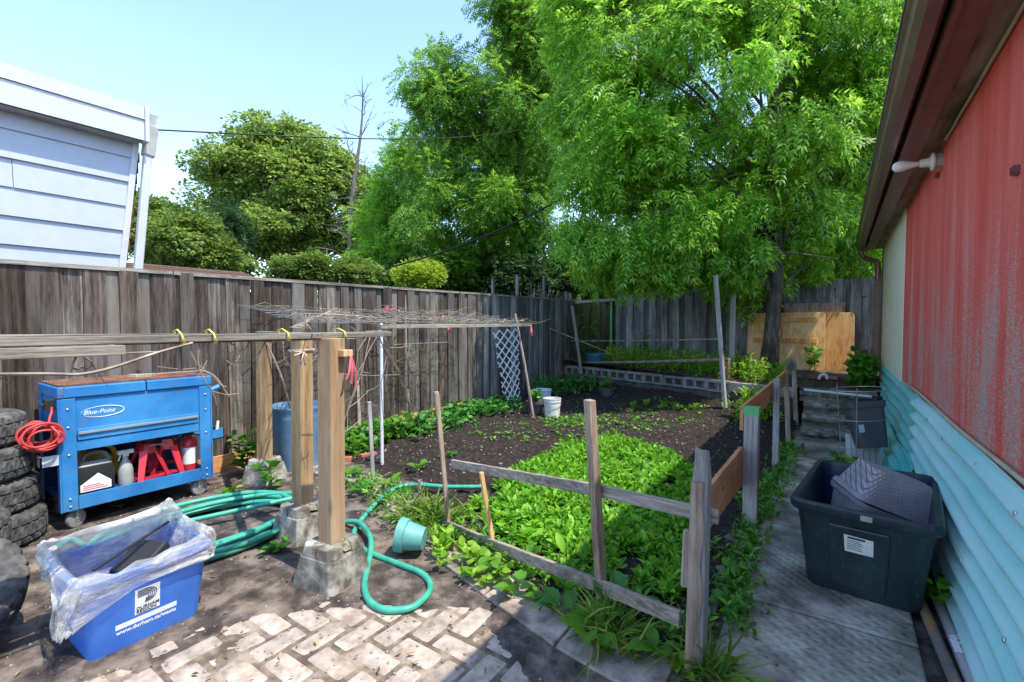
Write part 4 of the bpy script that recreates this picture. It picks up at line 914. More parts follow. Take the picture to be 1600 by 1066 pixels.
# ================================================================== garden hose
HR = .0165
zp = lambda zx, zy: G(350+zx/3.27, 740+zy/3.27, HR)
loop = [zp(*p) for p in ((1330, 100), (1150, 100), (1000, 90), (900, 100), (800, 150), (720, 215), (676, 275), (664, 318), (690, 370), (760, 412), (900, 465), (1000, 505), (1050, 555), (1045, 612), (970, 680), (880, 698), (800, 690), (735, 640), (718, 560), (742, 440), (752, 380), (728, 318), (680, 275), (590, 252))]
for i in (7, 8, 9): loop[i].z += .0
for i in (20, 21, 22): loop[i].z += .036
loop[0].z += .05; loop[1].z += .05; loop[2].z += .05; loop[3].z += .05; loop[4].z += .03
coil = []; cc = Vector((-3.33, 1.38, 0))
for k in range(7*26):
    a = -2*math.pi*k/26+1.2; lp_ = k//26; j = lp_*1.7
    rx = .40+.05*math.sin(j)+.02*math.sin(a*2+j); ry = .56+.07*math.cos(j*1.3)
    coil.append(Vector((cc.x+rx*math.cos(a)+.05*math.sin(j*2), cc.y+ry*math.sin(a)+.05*math.cos(j), HR+.011*lp_+.006*math.sin(a*3+j))))
end = [G(330, 905, HR+.07), G(260, 900, HR+.06), G(180, 860, HR), G(120, 842, HR), G(84, 856, HR)]
hz = thing('garden_hose', cc, 'long green garden hose coiled on the dirt and looping toward the bed', 'hose')
bridge = [Vector((-2.75, 1.86, HR)), Vector((-2.9, 1.98, .03))]
MB().tube(smoothpath(loop+bridge+coil+[Vector((-3.62, .95, .05)), Vector((-3.66, .85, .03)), G(112, 843, HR), G(86, 857, HR)], 5), HR, 10).build('tube', M['hose'], hz, smooth=True)
MB().tube([G(86, 857, HR), G(74, 862, HR)], .018, 8).build('coupling', M['label_white'], hz)

# ================================================================== timber posts on concrete blocks
def pier(loc, rz, label, s=1.0):
    b = thing('pier_block', loc, label, 'concrete block', 'concrete pier blocks'); p = Vector(loc); R = Matrix.Rotation(rz, 3, 'Z')
    def q(hw, z, c=.25):
        k = hw*c; return [p+R @ Vector((x, y, z)) for x, y in ((hw, hw-k), (hw-k, hw), (-hw+k, hw), (-hw, hw-k), (-hw, -hw+k), (-hw+k, -hw), (hw-k, -hw), (hw, -hw+k))]
    MB().loft([q(.15*s, -.01, .12), q(.122*s, .15*s, .2), q(.118*s, .152*s, .2)]).build('base', M['concrete'], b, bevel=.006)
    for sx in (1, -1):
        for sy in (1, -1):
            lo_, hi_ = (.03 if sx > 0 else .004)*s, .117*s
            ring = lambda e, z: [p+R @ Vector((sx*x, sy*y, z)) for x, y in ((.004, lo_), (hi_-e, lo_), (hi_-e, hi_-.03-e), (hi_-.03-e, hi_-e), (.004, hi_-e))][::(1 if sx*sy > 0 else -1)]
            MB().loft([ring(0, .1525*s), ring(.009, .205*s)]).build('corner', M['concrete'], b, bevel=.004)
    def mf(u, v):
        a = u*2*math.pi; r = .1*s*v*(1+.12*math.sin(a*5)); zz_ = .198*s+.02*(1-v)+.01*noise.noise(Vector((math.cos(a)*v*3, math.sin(a)*v*3, loc[0]*3)))-(.03 if v > .99 else 0)
        return p+R @ Vector((r*math.cos(a), r*math.sin(a), zz_))
    MB().grid(mf, 28, 6).build('mortar_cap', M['mortar'], b, smooth=True)
PO = [(Vector((-2.2, 1.5, 0)), 1.278, .15, 'nearest concrete pier block under the front timber post', 'nearest square timber post standing on a concrete block', 1.0, .096),
      (Vector((-2.83, 1.72, 0)), 1.268, .1, 'concrete pier block behind the nearest one, hose lying against it', 'timber post behind the nearest one, tied round with pink string', .98, .094),
      (Vector((-4.07, 2.13, 0)), 1.262, .4, 'mossy concrete pier block beside the grey-blue bin', 'slimmer timber post by the fence beside the grey-blue bin', .95, .088)]
for p, zt_, rz, l1, l2, s, w_ in PO:
    pier(p, rz, l1, s)
    o = thing('timber_post', p+Vector((0, 0, .2)), l2, 'post', 'timber posts on concrete blocks'); R = Matrix.Rotation(rz, 3, 'Z')
    q = lambda z, dx: [p+R @ Vector((x*w_/2, y*w_/2, 0))+Vector((dx, dx*.3, z)) for x, y in ((1, 1), (-1, 1), (-1, -1), (1, -1))]
    MB().loft([q(.205*s, 0), q(zt_, .012)]).build('shaft', M['post'], o, bevel=.004)
# twine round two posts
pp = PO[1][0]
def ringpts(p, z, w_, rz=.1):
    R = Matrix.Rotation(rz, 3, 'Z'); k = w_/2+.006; return [p+R @ Vector((x*k, y*k, 0))+Vector((.011, .003, z+.003*i)) for i, (x, y) in enumerate(((1, 1), (-1, 1), (-1, -1), (1, -1), (1, 1)))]
tw = thing('string', pp+Vector((.05, 0, 1.1)), 'pale pink string knotted round the middle timber post', 'string')
MB().tube(ringpts(pp, 1.18, .1), .004, 5).build('loop', M['string'], tw)
mb = MB()
for dz, dy in ((-.02, -.07), (-.06, -.03), (-.045, .02), (.005, -.1)): mb.tube([pp+Vector((.068, -.02, 1.18)), pp+Vector((.085, dy*.6-.02, 1.18+dz*.6)), pp+Vector((.08, dy-.02, 1.18+dz))], .004, 5)
mb.tube([pp+Vector((.062, -.02, 1.18)), pp+Vector((.064, -.025, 1.25)), pp+Vector((.04, -.03, 1.285))], .004, 5).build('knot', M['string'], tw)
tw = thing('string', PO[2][0]+Vector((0, 0, 1.2)), 'yellow and pink string round the top of the post by the bin', 'string')
MB().tube(ringpts(PO[2][0], 1.215, .088, .4), .004, 5).build('loop', M['yellow_tie'], tw)
MB().tube(ringpts(PO[2][0], 1.2, .088, .4), .003, 5).build('loop', M['pink'], tw)
# beams resting on the posts
def beam(a, b, w_, h_, mat, label, nm='beam', cat='beam'):
    o = MB().beam(a, b, w_, h_).build(nm, mat, bevel=.003); return tag(o, label, cat)
bz = 1.293
beam((-2.225, -.5, bz), (-2.235, 1.93, bz), .055, .03, M['rail'], 'long grey weathered rail lying over the two near timber posts')
beam((-2.16, -.5, bz-.036), (-2.165, .62, bz-.036), .06, .035, M['rail'], 'short lower grey rail strapped under the long one at the left')
beam((-2.29, -.5, bz+.014), (-2.29, .98, bz+.002), .05, .032, M['rail'], 'pale rail strapped behind the long one with yellow ties')
beam((-2.18, 1.42, 1.2925), (-4.2, 2.16, 1.277), .05, .028, M['railx'], 'grey cross rail running from the nearest post toward the fence')
beam((-2.18, 1.535, 1.2), (-2.1, 1.545, 1.2), .06, .035, M['ply'], 'small yellowish wood block nailed to the nearest timber post', 'wood_block', 'block')
for y in (.83, .95, 1.28, 1.60):
    o = MB().tube([(-2.19, y-.012, bz+.018), (-2.19, y+.0, bz-.02), (-2.262, y+.012, bz-.018), (-2.32, y+.008, bz+.03), (-2.26, y, bz+.035), (-2.19, y-.012, bz+.018)], .004, 5).build('yellow_tie', M['yellow_tie'], smooth=True)
    tag(o, 'yellow tie strapped round the long grey rail, ' + {.83: 'leftmost of four', .95: 'second from the left', 1.28: 'third from the left', 1.6: 'rightmost, by the posts'}[y], 'tie', 'yellow ties on the rail')
# trellis rail with white pole and leaning stick
beam((-3.58, 2.98, 1.328), (-3.58, 5.66, 1.345), .04, .04, M['rail'], 'weathered trellis rail running along the fence above the bed')
p0, p1 = G(597, 728), Vector((-3.6, 3.02, 1.36))
o = MB().tube([p0, Vector((p0.x, p0.y, 1.37)).lerp(p1, .8)], .016, 10).build('white_pole', M['pole_white'], smooth='a'); tag(o, 'upright white metal pole holding up the trellis rail', 'pole')
p0 = G(834, 656); o = MB().tube([p0, p0.lerp(onV(805, 490, p0), .5)+Vector((.01, 0, 0)), onV(805, 490, p0)], [.02, .018, .015], 8).build('stick', M['stake'], smooth='a'); tag(o, 'pale stick leaning up past the trellis rail by the lattice', 'stick')
# sagging wire net with dry vines on it
nt_ = thing('wire_net', (-4.1, 3.8, 1.35), 'sagging wire net stretched between the trellis rail and the fence', 'net')
def netp(u, v):
    y = 2.2+3.3*u; x = -3.56+(fence_x(y)+.06+3.56)*v; z = 1.37+.16*v-.05*math.sin(math.pi*v)*math.sin(math.pi*u*2)**2+.02*noise.noise(Vector((x*3, y*3, 0))); return Vector((x, y, z))
mb = MB()
for i in range(25): mb.tube([netp(i/24, k/9) for k in range(10)], .0018, 3, False)
for j in range(12): mb.tube([netp(k/30, j/11) for k in range(31)], .0018, 3, False)
mb.build('wire', M['wire'], nt_)
dv = MB(); random.seed(3)
for k in range(250):
    u, v = random.random()**.8, random.random(); p = netp(u, v)+Vector((0, 0, .012)); a = random.gauss(1.57, .7); L_ = random.uniform(.15, .6); pts = [p]
    for s in range(5):
        a += random.gauss(0, .45); p = p+Vector((math.cos(a)*.9, math.sin(a), random.gauss(-.05, .22)))*L_/5
        p.x = max(p.x, fence_x(p.y)+.05); pts.append(p)
    dv.tube(pts, [random.uniform(.002, .005)*(1-.12*i) for i in range(6)], 3, False)
for k in range(9): dv.tube([(-2.6-.2*k, 1.65+.1*k, 1.32), netp(.05+.03*k, .3+.07*k)+Vector((0, 0, .03)), netp(.3, .3+.07*k)+Vector((0, 0, .04))], .004, 3, False)
o = dv.build('dry_vines', M['twig']); tag(o, 'tangle of dry brown vines lying over the wire net', 'vines', kind='stuff')
# twigs hanging from the rails and the net
def hang(p, n, L_, label, spread=.3, down=.8, r=.004):
    mb = MB()
    for k in range(n):
        q = Vector(p)+Vector((random.gauss(0, .02), random.gauss(0, spread*.3), 0)); a = random.gauss(0, 1); pts = [q]
        for s in range(7):
            a += random.gauss(0, .5); q = q+Vector((random.gauss(0, .25)*.3, math.sin(a)*.55, -down+random.gauss(0, .3)))*L_/7*random.uniform(.6, 1.2); pts.append(q)
        mb.tube(pts, [r*(1-.11*i) for i in range(8)], 4, False)
        for s in range(3):
            i = random.randint(1, 6); d_ = Vector((random.gauss(0, .3), random.gauss(0, 1), random.gauss(-.3, .6)))*L_*.18; mb.tube([pts[i], pts[i]+d_*.5+Vector((0, 0, -.01)), pts[i]+d_], r*.6, 3, False)
    mb.tube([Vector(p)-Vector((0, spread, 0)), Vector(p)+Vector((0, spread, 0))], r*.7, 4); o = mb.build('dry_twigs', M['twig']); return tag(o, label, 'twigs', 'dry vine twigs hanging from rails')
hang((-2.25, .92, bz-.02), 3, .3, 'dry twigs hanging from the long rail above the left of the tool cart')
hang((-2.25, 1.1, bz-.02), 2, .2, 'dry twigs hanging from the long rail above the right of the tool cart')
hang((-2.25, 1.25, bz-.02), 2, .16, 'dry twigs hanging from the long rail left of the timber posts')
hang((-2.45, 1.55, bz-.03), 3, .22, 'dry twigs hanging between the slim post and the string-tied post')
hang((-2.2, .45, bz-.05), 3, .16, 'dry twigs hanging from the short lower rail at the left')
hang((-2.85, 2.35, 1.3), 7, 1.0, 'bundle of dry vines trailing to the ground right of the posts', .1, .9, .005)
hang((-4.55, 4.5, 1.1), 6, .75, 'dry vine clump clinging to the fence left of the white lattice', .5, .6, .006)
o = MB().tube(smoothpath([(-2.14, -.3, bz-.055), (-2.13, .35, bz-.1), (-2.13, .52, bz-.11), (-2.14, .72, bz-.05), (-2.2, .86, bz-.02)], 6), [.006]*25, 5).build('bare_branch', M['twig']); tag(o, 'long pale bare branch slung under the left rail', 'branch')
o = MB().tube(smoothpath([(-4.0, 2.12, 1.2), (-3.98, 2.2, 1.0), (-3.98, 2.27, .8), (-4.06, 2.36, .58)], 6), .009, 6).build('branch', M['twig']); tag(o, 'pale branch leaning from the slim post into the grey-blue bin', 'branch')
for p, l, nm in ((Vector((-2.1, 1.56, 1.185)), .17, 'pink string dangling below the yellowish wood block'), (netp(.55, .1)-Vector((-.03, 0, .03)), .13, 'pink ribbon hanging from the middle of the trellis rail'), (Vector((-3.55, 5.62, 1.32)), .13, 'pink ribbon hanging from the far end of the trellis rail')):
    mb = MB()
    for q in range(3): mb.tube([p, p+Vector((.01, .02*(q-1), -l*.5)), p+Vector((0, .03*(q-1), -l*(.7+.15*q)))], .007, 4)
    tag(mb.build('ribbon', M['pink']), nm, 'ribbon', 'pink ribbons')
for u, v, nm in ((.5, .8, 'pink ribbon tied on the net close to the fence'), (.62, .35, 'pink ribbon tied on the net near its middle')):
    p = netp(u, v); mb = MB()
    for q in range(4): mb.tube([p, p+Vector((random.gauss(0, .02), random.gauss(0, .03), .03)), p+Vector((random.gauss(0, .03), random.gauss(0, .05), .05+random.gauss(0, .02)))], .006, 4)
    tag(mb.build('ribbon', M['pink']), nm, 'ribbon', 'pink ribbons')

# ================================================================== bins, pots, buckets
def vessel(name, loc, prof, mat, label, cat, n=28, group=None, tilt=None, extra=None):
    t_ = thing(name, loc, label, cat, group); R = tilt or Matrix.Identity(3)
    MB().lathe(prof, n, loc, R).build('body', mat, t_, smooth='a')
    if extra: extra(t_, Vector(loc), R)
    return t_
vessel('garbage_bin', (-4.22, 2.53, 0), [(0, .002), (.2, 0), (.235, .45), (.24, .47), (.245, .5), (.243, .52), (.255, .56), (.262, .575), (.262, .59), (.25, .592), (.24, .56), (.19, .02), (0, .02)], M['bin_blue'], 'round grey-blue plastic bin standing behind the timber posts', 'bin', 36)
pot = [(0, .002), (.105, 0), (.135, .15), (.15, .152), (.154, .19), (.146, .192), (.13, .16), (0, .158)]
gp_ = G(832, 650); vessel('plant_pot', (gp_.x, gp_.y+.1, .02), pot, M['planter_dark'], 'dark grey plant pot left of the white pail by the lattice', 'pot', group='grey plant pots')
gp2_ = G(945, 626); vessel('plant_pot', (gp2_.x, gp2_.y+.1, .03), pot, M['planter_dark'], 'dark grey plant pot standing against the cinder block wall', 'pot', group='grey plant pots')
def pail_x(t_, p, R):
    MB().tube([p+Vector((.125*math.cos(a), .125*math.sin(a), .24-.09*max(0, math.sin(a-4.2)))) for a in [4.2+.2*k for k in range(16)]], .003, 5).build('handle', M['wire'], t_)
gp3 = G(858, 656); vessel('pail', (gp3.x-.02, gp3.y+.12, .02), [(0, .002), (.105, 0), (.12, .22), (.127, .222), (.127, .235), (.12, .237), (.128, .255), (.128, .272), (.12, .272), (.1, .03), (0, .03)], M['white_plastic'], 'dirty white plastic pail with wire handle by the lattice', 'pail', extra=pail_x)
gp4 = G(847, 640); vessel('bucket', (gp4.x-.08, gp4.y+.18, .03), [(0, .002), (.1, 0), (.125, .24), (.135, .25), (.13, .27), (.12, .265), (.1, .03), (0, .03)], M['bucket_blue'], 'pale blue bucket behind the dirty white pail', 'bucket')
vessel('tub', (-4.12, 9.1, .56), [(0, .002), (.2, 0), (.24, .16), (.255, .17), (.25, .19), (.23, .18), (.19, .02), (0, .02)], M['blue_tub'], 'blue tub on the terrace against the mossy boards', 'tub')
Rt = Matrix.Rotation(math.radians(35), 3, 'Z') @ Matrix.Rotation(math.radians(-82), 3, 'X')
tp_ = G(640, 872); Rt = Matrix(((.0, .35, .94), (1, 0, 0), (0, .94, -.35))); Rt = Matrix.Rotation(math.radians(-152), 3, 'Z') @ Matrix.Rotation(math.radians(83), 3, 'Y')
vessel('flower_pot', (tp_.x+.06, tp_.y+.06, .105), [(0, .002), (.062, 0), (.082, .105), (.094, .107), (.098, .155), (.09, .157), (.078, .1), (.058, .012), (0, .012)], M['teal_pot'], 'small teal flower pot tipped over on the ground by the hose', 'pot', tilt=Rt)
# white garden lattice leaning on the fence
la = thing('lattice_panel', (-4.55, 6.6, 0), 'white plastic garden lattice panel leaning on the dark fence', 'lattice'); random.seed(5)
c0, c1, c2, c3 = onX(768, 517, -4.72), onX(810, 513, -4.72), onX(812, 628, -4.56), onX(787, 640, -4.56)
for p in (c2, c3): p.z = max(p.z, .03)
def lp2(u, v): return (c0.lerp(c1, u)).lerp(c3.lerp(c2, u), v)
wd_ = .42; ht = 1.27; stp = .125
for s, off in ((1, .0), (-1, .006)):
    k = -ht
    while k < wd_+ht:
        # strip where x - s*y = k
        pts = []
        for i in range(41):
            v_ = ht*i/40; u_ = k+s*v_ if s > 0 else k-v_+0
            u_ = k+s*v_*.74
            if 0 <= u_ <= wd_: pts.append(lp2(u_/wd_, v_/ht)+Vector((.012+off, 0, 0)))
        if len(pts) > 2: MB().beam(pts[0], pts[-1], .006, .024, up=(0, 1, 0)).build('slat', M['lattice'], la)
        k += stp
    # strips in the other direction start past the right edge
# ================================================================== stakes and rails round the bed
def stake(b, t_, w_, h_, mat, label, nm='stake', cat='stake', group='stakes round the garden bed'):
    d_ = (t_-b).normalized(); o = MB().beam(b-d_*.06, t_, w_, h_, up=(.5, .8, 0), w2=w_*.95).build(nm, mat, bevel=.003); return tag(o, label, cat, group)
def pst(bx_, by_, tx_, ty_, w_, h_, mat, label, **k):
    b = G(bx_, by_); return stake(b, onV(tx_, ty_, b), w_, h_, mat, label, **k)
pst(583, 748, 577, 628, .045, .03, M['grey_post'], 'grey flat stake in the weeds left of the white pole')
pst(563, 690, 559, 595, .03, .03, M['stake'], 'thin grey stake close to the fence behind the timber posts')
pst(702, 832, 682, 612, .035, .025, M['stake'], 'tall pinkish-brown stake at the left end of the front rails')
pst(774, 872, 752, 738, .03, .022, M['ply'], 'short yellowish stake leaning against the upper front rail')
pst(657, 800, 655, 750, .03, .022, M['stake'], 'short dark peg left of the tall pinkish stake')
pst(943, 975, 921, 625, .05, .035, M['stake'], 'rough thick stake tied to the middle of the front rails')
pst(912, 612, 894, 478, .05, .04, M['grey_post'], 'weathered pole leaning at the left end of the terrace trellis')
pst(925, 605, 905, 565, .035, .03, M['grey_post'], 'short prop leaning beside the weathered trellis pole')
pst(1134, 652, 1118, 430, .055, .04, M['grey_post'], 'dark split stake at the right end of the terrace trellis')
b = G(1138, 640); stake(b, onV(1137, 560, b), .06, .05, M['post'], 'short orange stake right of the dark split stake')
p = Vector((-1.62, 8.25, .5)); pt = onV(1146, 440, p); stake(Vector((pt.x, pt.y, .45)), pt, .07, .05, M['grey_post'], 'tall grey post on the terrace left of the tree')
def rail(a, b, w_, h_, mat, label, cat='rail', nm='rail', up=(0, 0, 1)):
    o = MB().beam(a, b, w_, h_, up=up).build(nm, mat, bevel=.003); return tag(o, label, cat)
tr_l, tr_r = onV(893, 533, G(908, 607)), onV(1128, 530, G(1134, 652))
o = MB().tube([tr_l, tr_l.lerp(tr_r, .5)-Vector((0, 0, .01)), tr_r], .011, 7).build('pole', M['twig']); tag(o, 'upper thin pole of the terrace trellis', 'pole')
tr_l, tr_r = onV(903, 567, G(912, 607)), onV(1140, 562, G(1134, 650))
o = MB().tube([tr_l, tr_l.lerp(tr_r, .5)-Vector((0, 0, .012)), tr_r], [.018, .024, .026], 8).build('pole', M['twig']); tag(o, 'lower thick bamboo pole of the terrace trellis', 'pole')
a = onV(858, 513, G(880, 610)); b = onV(988, 566, Vector((-3.6, 8.6, .5))); o = MB().tube([a, b], .013, 6).build('pole', M['twig']); tag(o, 'thin pole slanting down from the fence to the terrace', 'pole')
# front rails
cpb = G(1086, 1046)
rb = [onV(700, 726, G(702, 832)), onV(935, 770, G(943, 975)), onV(1118, 812, cpb)]
n_ = Vector((-.2, -.9, 0)).normalized()*.03
def bentrail(pts, h_, t_, mat, label):
    mb = MB(); pts = [Vector(p) for p in pts]; up = Vector((0, 0, h_/2)); rings = []
    for i, p in enumerate(pts):
        d_ = (pts[min(i+1, len(pts)-1)]-pts[max(i-1, 0)]).normalized(); nn = d_.cross(Vector((0, 0, 1))).normalized()*t_/2
        rings.append([p-nn-up, p+nn-up, p+nn+up, p-nn+up])
    return tag(mb.loft(rings).build('rail', mat, bevel=.003), label, 'rail', 'rails along the front of the bed')
bentrail([rb[0]-n_, rb[1]-n_, rb[2]-n_], .055, .02, M['railx'], 'upper weathered rail along the front of the garden bed')
rc_ = [onV(648, 797, G(655, 800)), onV(774, 848, G(774, 872)), onV(943, 912, G(943, 975)), onV(1068, 962, cpb)]
bentrail([p+n_*.9 for p in rc_], .06, .022, M['railx'], 'lower weathered rail along the front of the garden bed')
# twine where the thick stake meets the lower rail
tq = rc_[2]; mb = MB()
for k in range(5): mb.tube([tq+Vector((.05*math.cos(a), .045*math.sin(a), .035-.012*k+.02*math.sin(a))) for a in [j*.7 for j in range(10)]], .003, 4)
mb.tube([tq+Vector((.03, -.05, 0)), tq+Vector((.04, -.06, -.08)), tq+Vector((.03, -.05, -.14))], .003, 4)
tag(mb.build('twine', M['weed_blue']), 'dark green twine tying the thick stake to the lower rail', 'twine')
# split corner post with a bevelled top
ct = onV(1098, 700, cpb); cp_ = thing('corner_post', cpb, 'grey split corner post with slanted top at the front of the bed', 'post')
dw = Vector((math.cos(YAW), math.sin(YAW), 0)); dd = Vector((-math.sin(YAW), math.cos(YAW), 0))
def sec(t_, w_, dz=0):
    c = cpb.lerp(ct, t_); return [c-dw*w_-dd*.02, c+dw*.012-dd*.03, c+dw*w_+dd*.01+Vector((0, 0, -dz)), c-dw*w_*.3+dd*.045]
MB().loft([sec(-.05, .05), sec(.3, .048), sec(.6, .046), sec(.86, .044), sec(1, .034, .04)]).build('shaft', M['grey_post'], cp_, bevel=.002)
def strip(u, v):
    t_ = .02+.84*u; c = cpb.lerp(ct, t_); w_ = -.05+.05*v; n = noise.noise(Vector((u*14, v*3, 1)))*.006
    return c+dw*(w_-.004+.006*math.sin(u*19)*v)-dd*(.03+.006*v+.006*math.sin(v*math.pi)+abs(n))
MB().grid(strip, 30, 4).build('torn_face', M['ply_g'], cp_, smooth=True)
tag(cp_.children[-1], 'torn reddish-brown wood along the split side')
o = MB().beam(cpb.lerp(ct, .38)-dw*.055+dd*.0, cpb.lerp(ct, .63)-dw*.052, .02, .018, up=dd).build('splinter', M['stake'], cp_)
# posts and orange boards beside the path
PX_ = -.455
def ppost(y, z, w_, d_, mat, label, green=False, tilt=0, x=PX_):
    t_ = thing('fence_post', (x, y, 0), label, 'post', 'posts beside the path')
    MB().loft([[Vector((x+a*w_/2+tilt*s, y+b*d_/2, zz_)) for a, b in ((1, 1), (-1, 1), (-1, -1), (1, -1))] for zz_, s in ((-.05, 0), (z, 1))]).build('shaft', mat, t_, bevel=.003)
    if green: MB().box((x-w_/2-.002, y-d_/2-.002, z-.045), (x+w_/2+.002, y+d_/2+.002, z+.001)).build('painted_top', M['green_paint'], t_)
p1 = G(1175, 832); p2 = G(1212, 738); p3 = G(1238, 690)
ppost(p1.y+.045, .81, .085, .09, M['grey_post'], 'square grey post with a green painted top beside the path', True)
ppost(p2.y+.03, .855, .05, .06, M['grey_post'], 'slim grey post second from the green-topped one')
ppost(p3.y+.03, .79, .05, .06, M['stake'], 'weathered post third along the path toward the steps', tilt=-.04)
ppost(7.55, .89, .055, .05, M['stake'], 'split brown post beside the top of the garden steps', tilt=-.05)
o = MB().hexa([(PX_-.02, 2.02, .45), (PX_+.0, 2.02, .45), (PX_-.045, p1.y+.0, .3), (PX_-.068, p1.y+.0, .3), (PX_-.02, 2.02, .63), (PX_+.0, 2.02, .63), (PX_-.045, p1.y+.0, .55), (PX_-.068, p1.y+.0, .55)]).build('board', M['orange']); tag(o, 'orange-brown board between the split corner post and the green-topped post', 'board')
o = MB().hexa([(PX_-.068, p1.y, .66), (PX_-.046, p1.y, .66), (PX_-.046, 6.6, .64), (PX_-.068, 6.6, .64), (PX_-.068, p1.y, .815), (PX_-.046, p1.y, .815), (PX_-.046, 6.6, .8), (PX_-.068, 6.6, .8)]).build('board', M['orange']); tag(o, 'long orange-brown board along the tops of the path posts', 'board')
o = MB().hexa([(PX_-.07, 6.5, .69), (PX_-.05, 6.5, .69), (PX_-.05, 7.6, .75), (PX_-.07, 7.6, .75), (PX_-.092, 6.5, .79), (PX_-.072, 6.5, .79), (PX_-.072, 7.6, .89), (PX_-.092, 7.6, .89)]).build('board', M['rail']); tag(o, 'short grey board rising to the split post by the steps', 'board')

# ================================================================== plywood panels against the back fence
def panelply(name, px0, px1, pt, pb, y0, y1, r, mat, label, thick=.02, battens=0):
    a, b = onY(px0, pb, y0), onY(px1, pb, y0); zb = terz(a.x, y0)-.005; zt_ = onY((px0+px1)/2, pt, y1).z; w_ = b.x-a.x
    u = Vector((1, 0, 0)); v = Vector((0, y1-y0, zt_-zb)); h_ = v.length; v.normalize(); n_ = u.cross(v)
    t_ = thing(name, ((a.x+b.x)/2, y0, zb), label, 'panel', 'plywood panels leaning on the back fence')
    pl = [(p.x+w_/2, p.y+h_/2) for p in rrect(w_/2, h_/2, r, 0, 6)]
    MB().prism(pl, (a.x, y0, zb), u, v, n_, thick).build('sheet', mat, t_, bevel=.003)
    for q in range(battens):
        hb = h_*(.83, .46)[q]; MB().box((0, 0, 0), (1, 1, 1))
        o_ = Vector((a.x+.09, y0, zb))+v*hb+n_*(thick+.001); MB().prism([(0, 0), (w_-.2, 0), (w_-.2, .075), (0, .075)], o_, u, v, n_, .018).build('batten', M['ply_o'], t_, bevel=.003)
    return t_
panelply('plywood_panel', 1166, 1288, 489, 572, 9.12, 9.3, .06, M['ply'], 'pale knotty plywood panel with two battens behind the tree trunk', .022, 2)
panelply('plywood_panel', 1232, 1316, 488, 582, 9.2, 9.38, .07, M['ply_o'], 'orange plywood panel with rounded corners behind the battened panel', .022)
panelply('plywood_panel', 1262, 1334, 489, 578, 9.28, 9.44, .07, M['ply'], 'rearmost rounded plywood panel, showing at the right', .022)
panelply('plywood_panel', 1222, 1318, 474, 560, 9.4, 9.52, .01, M['ply_g'], 'grey square-cornered board rising behind the rounded panels', .02)
for i, (dx, ln) in enumerate(((-.5, .25), (-.15, .2), (.1, .12))):
    o = MB().beam((dx-.2, 8.35+.05*i, .56), (dx-.2+ln, 8.4, .565), .09, .05).build('brick', M['brick_red' if i == 2 else 'brick_brown'], bevel=.008); tag(o, ['brown timber scrap lying above the steps', 'brown brick lying above the steps', 'red brick lying above the steps'][i], 'brick')
o = MB().tube(smoothpath([(-.22, 8.1, .56), (-.2, 8.1, .62), (-.14, 8.1, .63), (-.12, 8.1, .57)], 4), .02, 8).build('pipe_elbow', M['white_plastic'], smooth=True); tag(o, 'short white pipe elbow lying above the steps', 'pipe')
a = onY(1256, 609, 7.36); b = onY(1362, 620, 7.30); wr = thing('white_rod', a, 'white rod with black ends lying across the top of the garden steps', 'rod')
MB().tube([a, b], .016, 10).build('shaft', M['pole_white'], wr, smooth='a')
MB().tube([a+Vector((-.04, 0, .0)), a], .02, 8).build('end_cap', M['black'], wr); MB().tube([b, b+Vector((.14, -.01, 0))], .012, 8).build('end_cap', M['black'], wr)

# ================================================================== black tote with planters
TC = Vector((.15, 3.2, .02)); TR = Matrix.Rotation(math.radians(-6), 4, 'Z')
def tx(p): return TC+(TR @ Vector(p))
to = thing('storage_tote', TC, 'big black plastic storage tote standing open on the path', 'tote')
def ts(hx, hy, r, z): return [tx(p) for p in rrect(hx, hy, r, z, 6)]
THX, THY, TH = .275, .45, .44
MB().loft([ts(.22, .38, .05, 0), ts(.228, .388, .055, .015), ts(.268, .442, .06, .395)], True, False).build('body', M['tote'], to, smooth='a')
MB().loft([ts(.268, .442, .06, .3955), ts(.29, .468, .07, .398), ts(.298, .476, .07, .41), ts(.298, .476, .07, .44), ts(.289, .467, .068, .45), ts(.267, .444, .06, .448), ts(.263, .44, .058, .43)], False, False).build('rim', M['tote'], to, smooth='a')
MB().loft([ts(.263, .44, .058, .43), ts(.25, .418, .055, .3), ts(.212, .366, .05, .02)], False, True).build('liner', M['tote_in'], to, smooth='a')
def tface(x, z, e): yy = -.38-(.062)*z/.395; return tx((x, yy-e, z))
for x0, x1 in ((-.12, .1),):
    MB().hexa([tface(x0, .04, -.01), tface(x1, .04, -.01), tface(x1, .04, .014), tface(x0, .04, .014), tface(x0-.012, .36, -.01), tface(x1+.012, .36, -.01), tface(x1+.012, .36, .014), tface(x0-.012, .36, .014)]).build('front_boss', M['tote'], to, bevel=.01)
lb = MB().add([tface(-.06, .235, .0155), tface(.05, .235, .0155), tface(.05, .315, .0155), tface(-.065, .32, .0155)], [(0, 1, 2, 3)]).build('label', M['label_white'], to)
mb = MB()
for q in range(6): mb.add([tface(-.052, .248+q*.009, .0165), tface(.012-.006*(q % 3), .248+q*.009, .0165), tface(.012-.006*(q % 3), .251+q*.009, .0165), tface(-.052, .251+q*.009, .0165)], [(0, 1, 2, 3)])
mb.add([tface(-.05, .303, .0165), tface(.03, .302, .0165), tface(.03, .312, .0165), tface(-.05, .313, .0165)], [(0, 1, 2, 3)]); mb.build('print', M['label_black'], lb)
MB().add([tface(.015, .236, .0168), tface(.048, .236, .0168), tface(.045, .314, .0168), tface(.02, .314, .0168)], [(0, 1, 2, 3)]).build('barcode_panel', M['white_plastic'], lb)
MB().add([tx((.0, -.478, .412)), tx((.045, -.478, .412)), tx((.045, -.478, .438)), tx((.0, -.478, .438))], [(0, 1, 2, 3)]).build('tape', M['gutter_grey'], to)
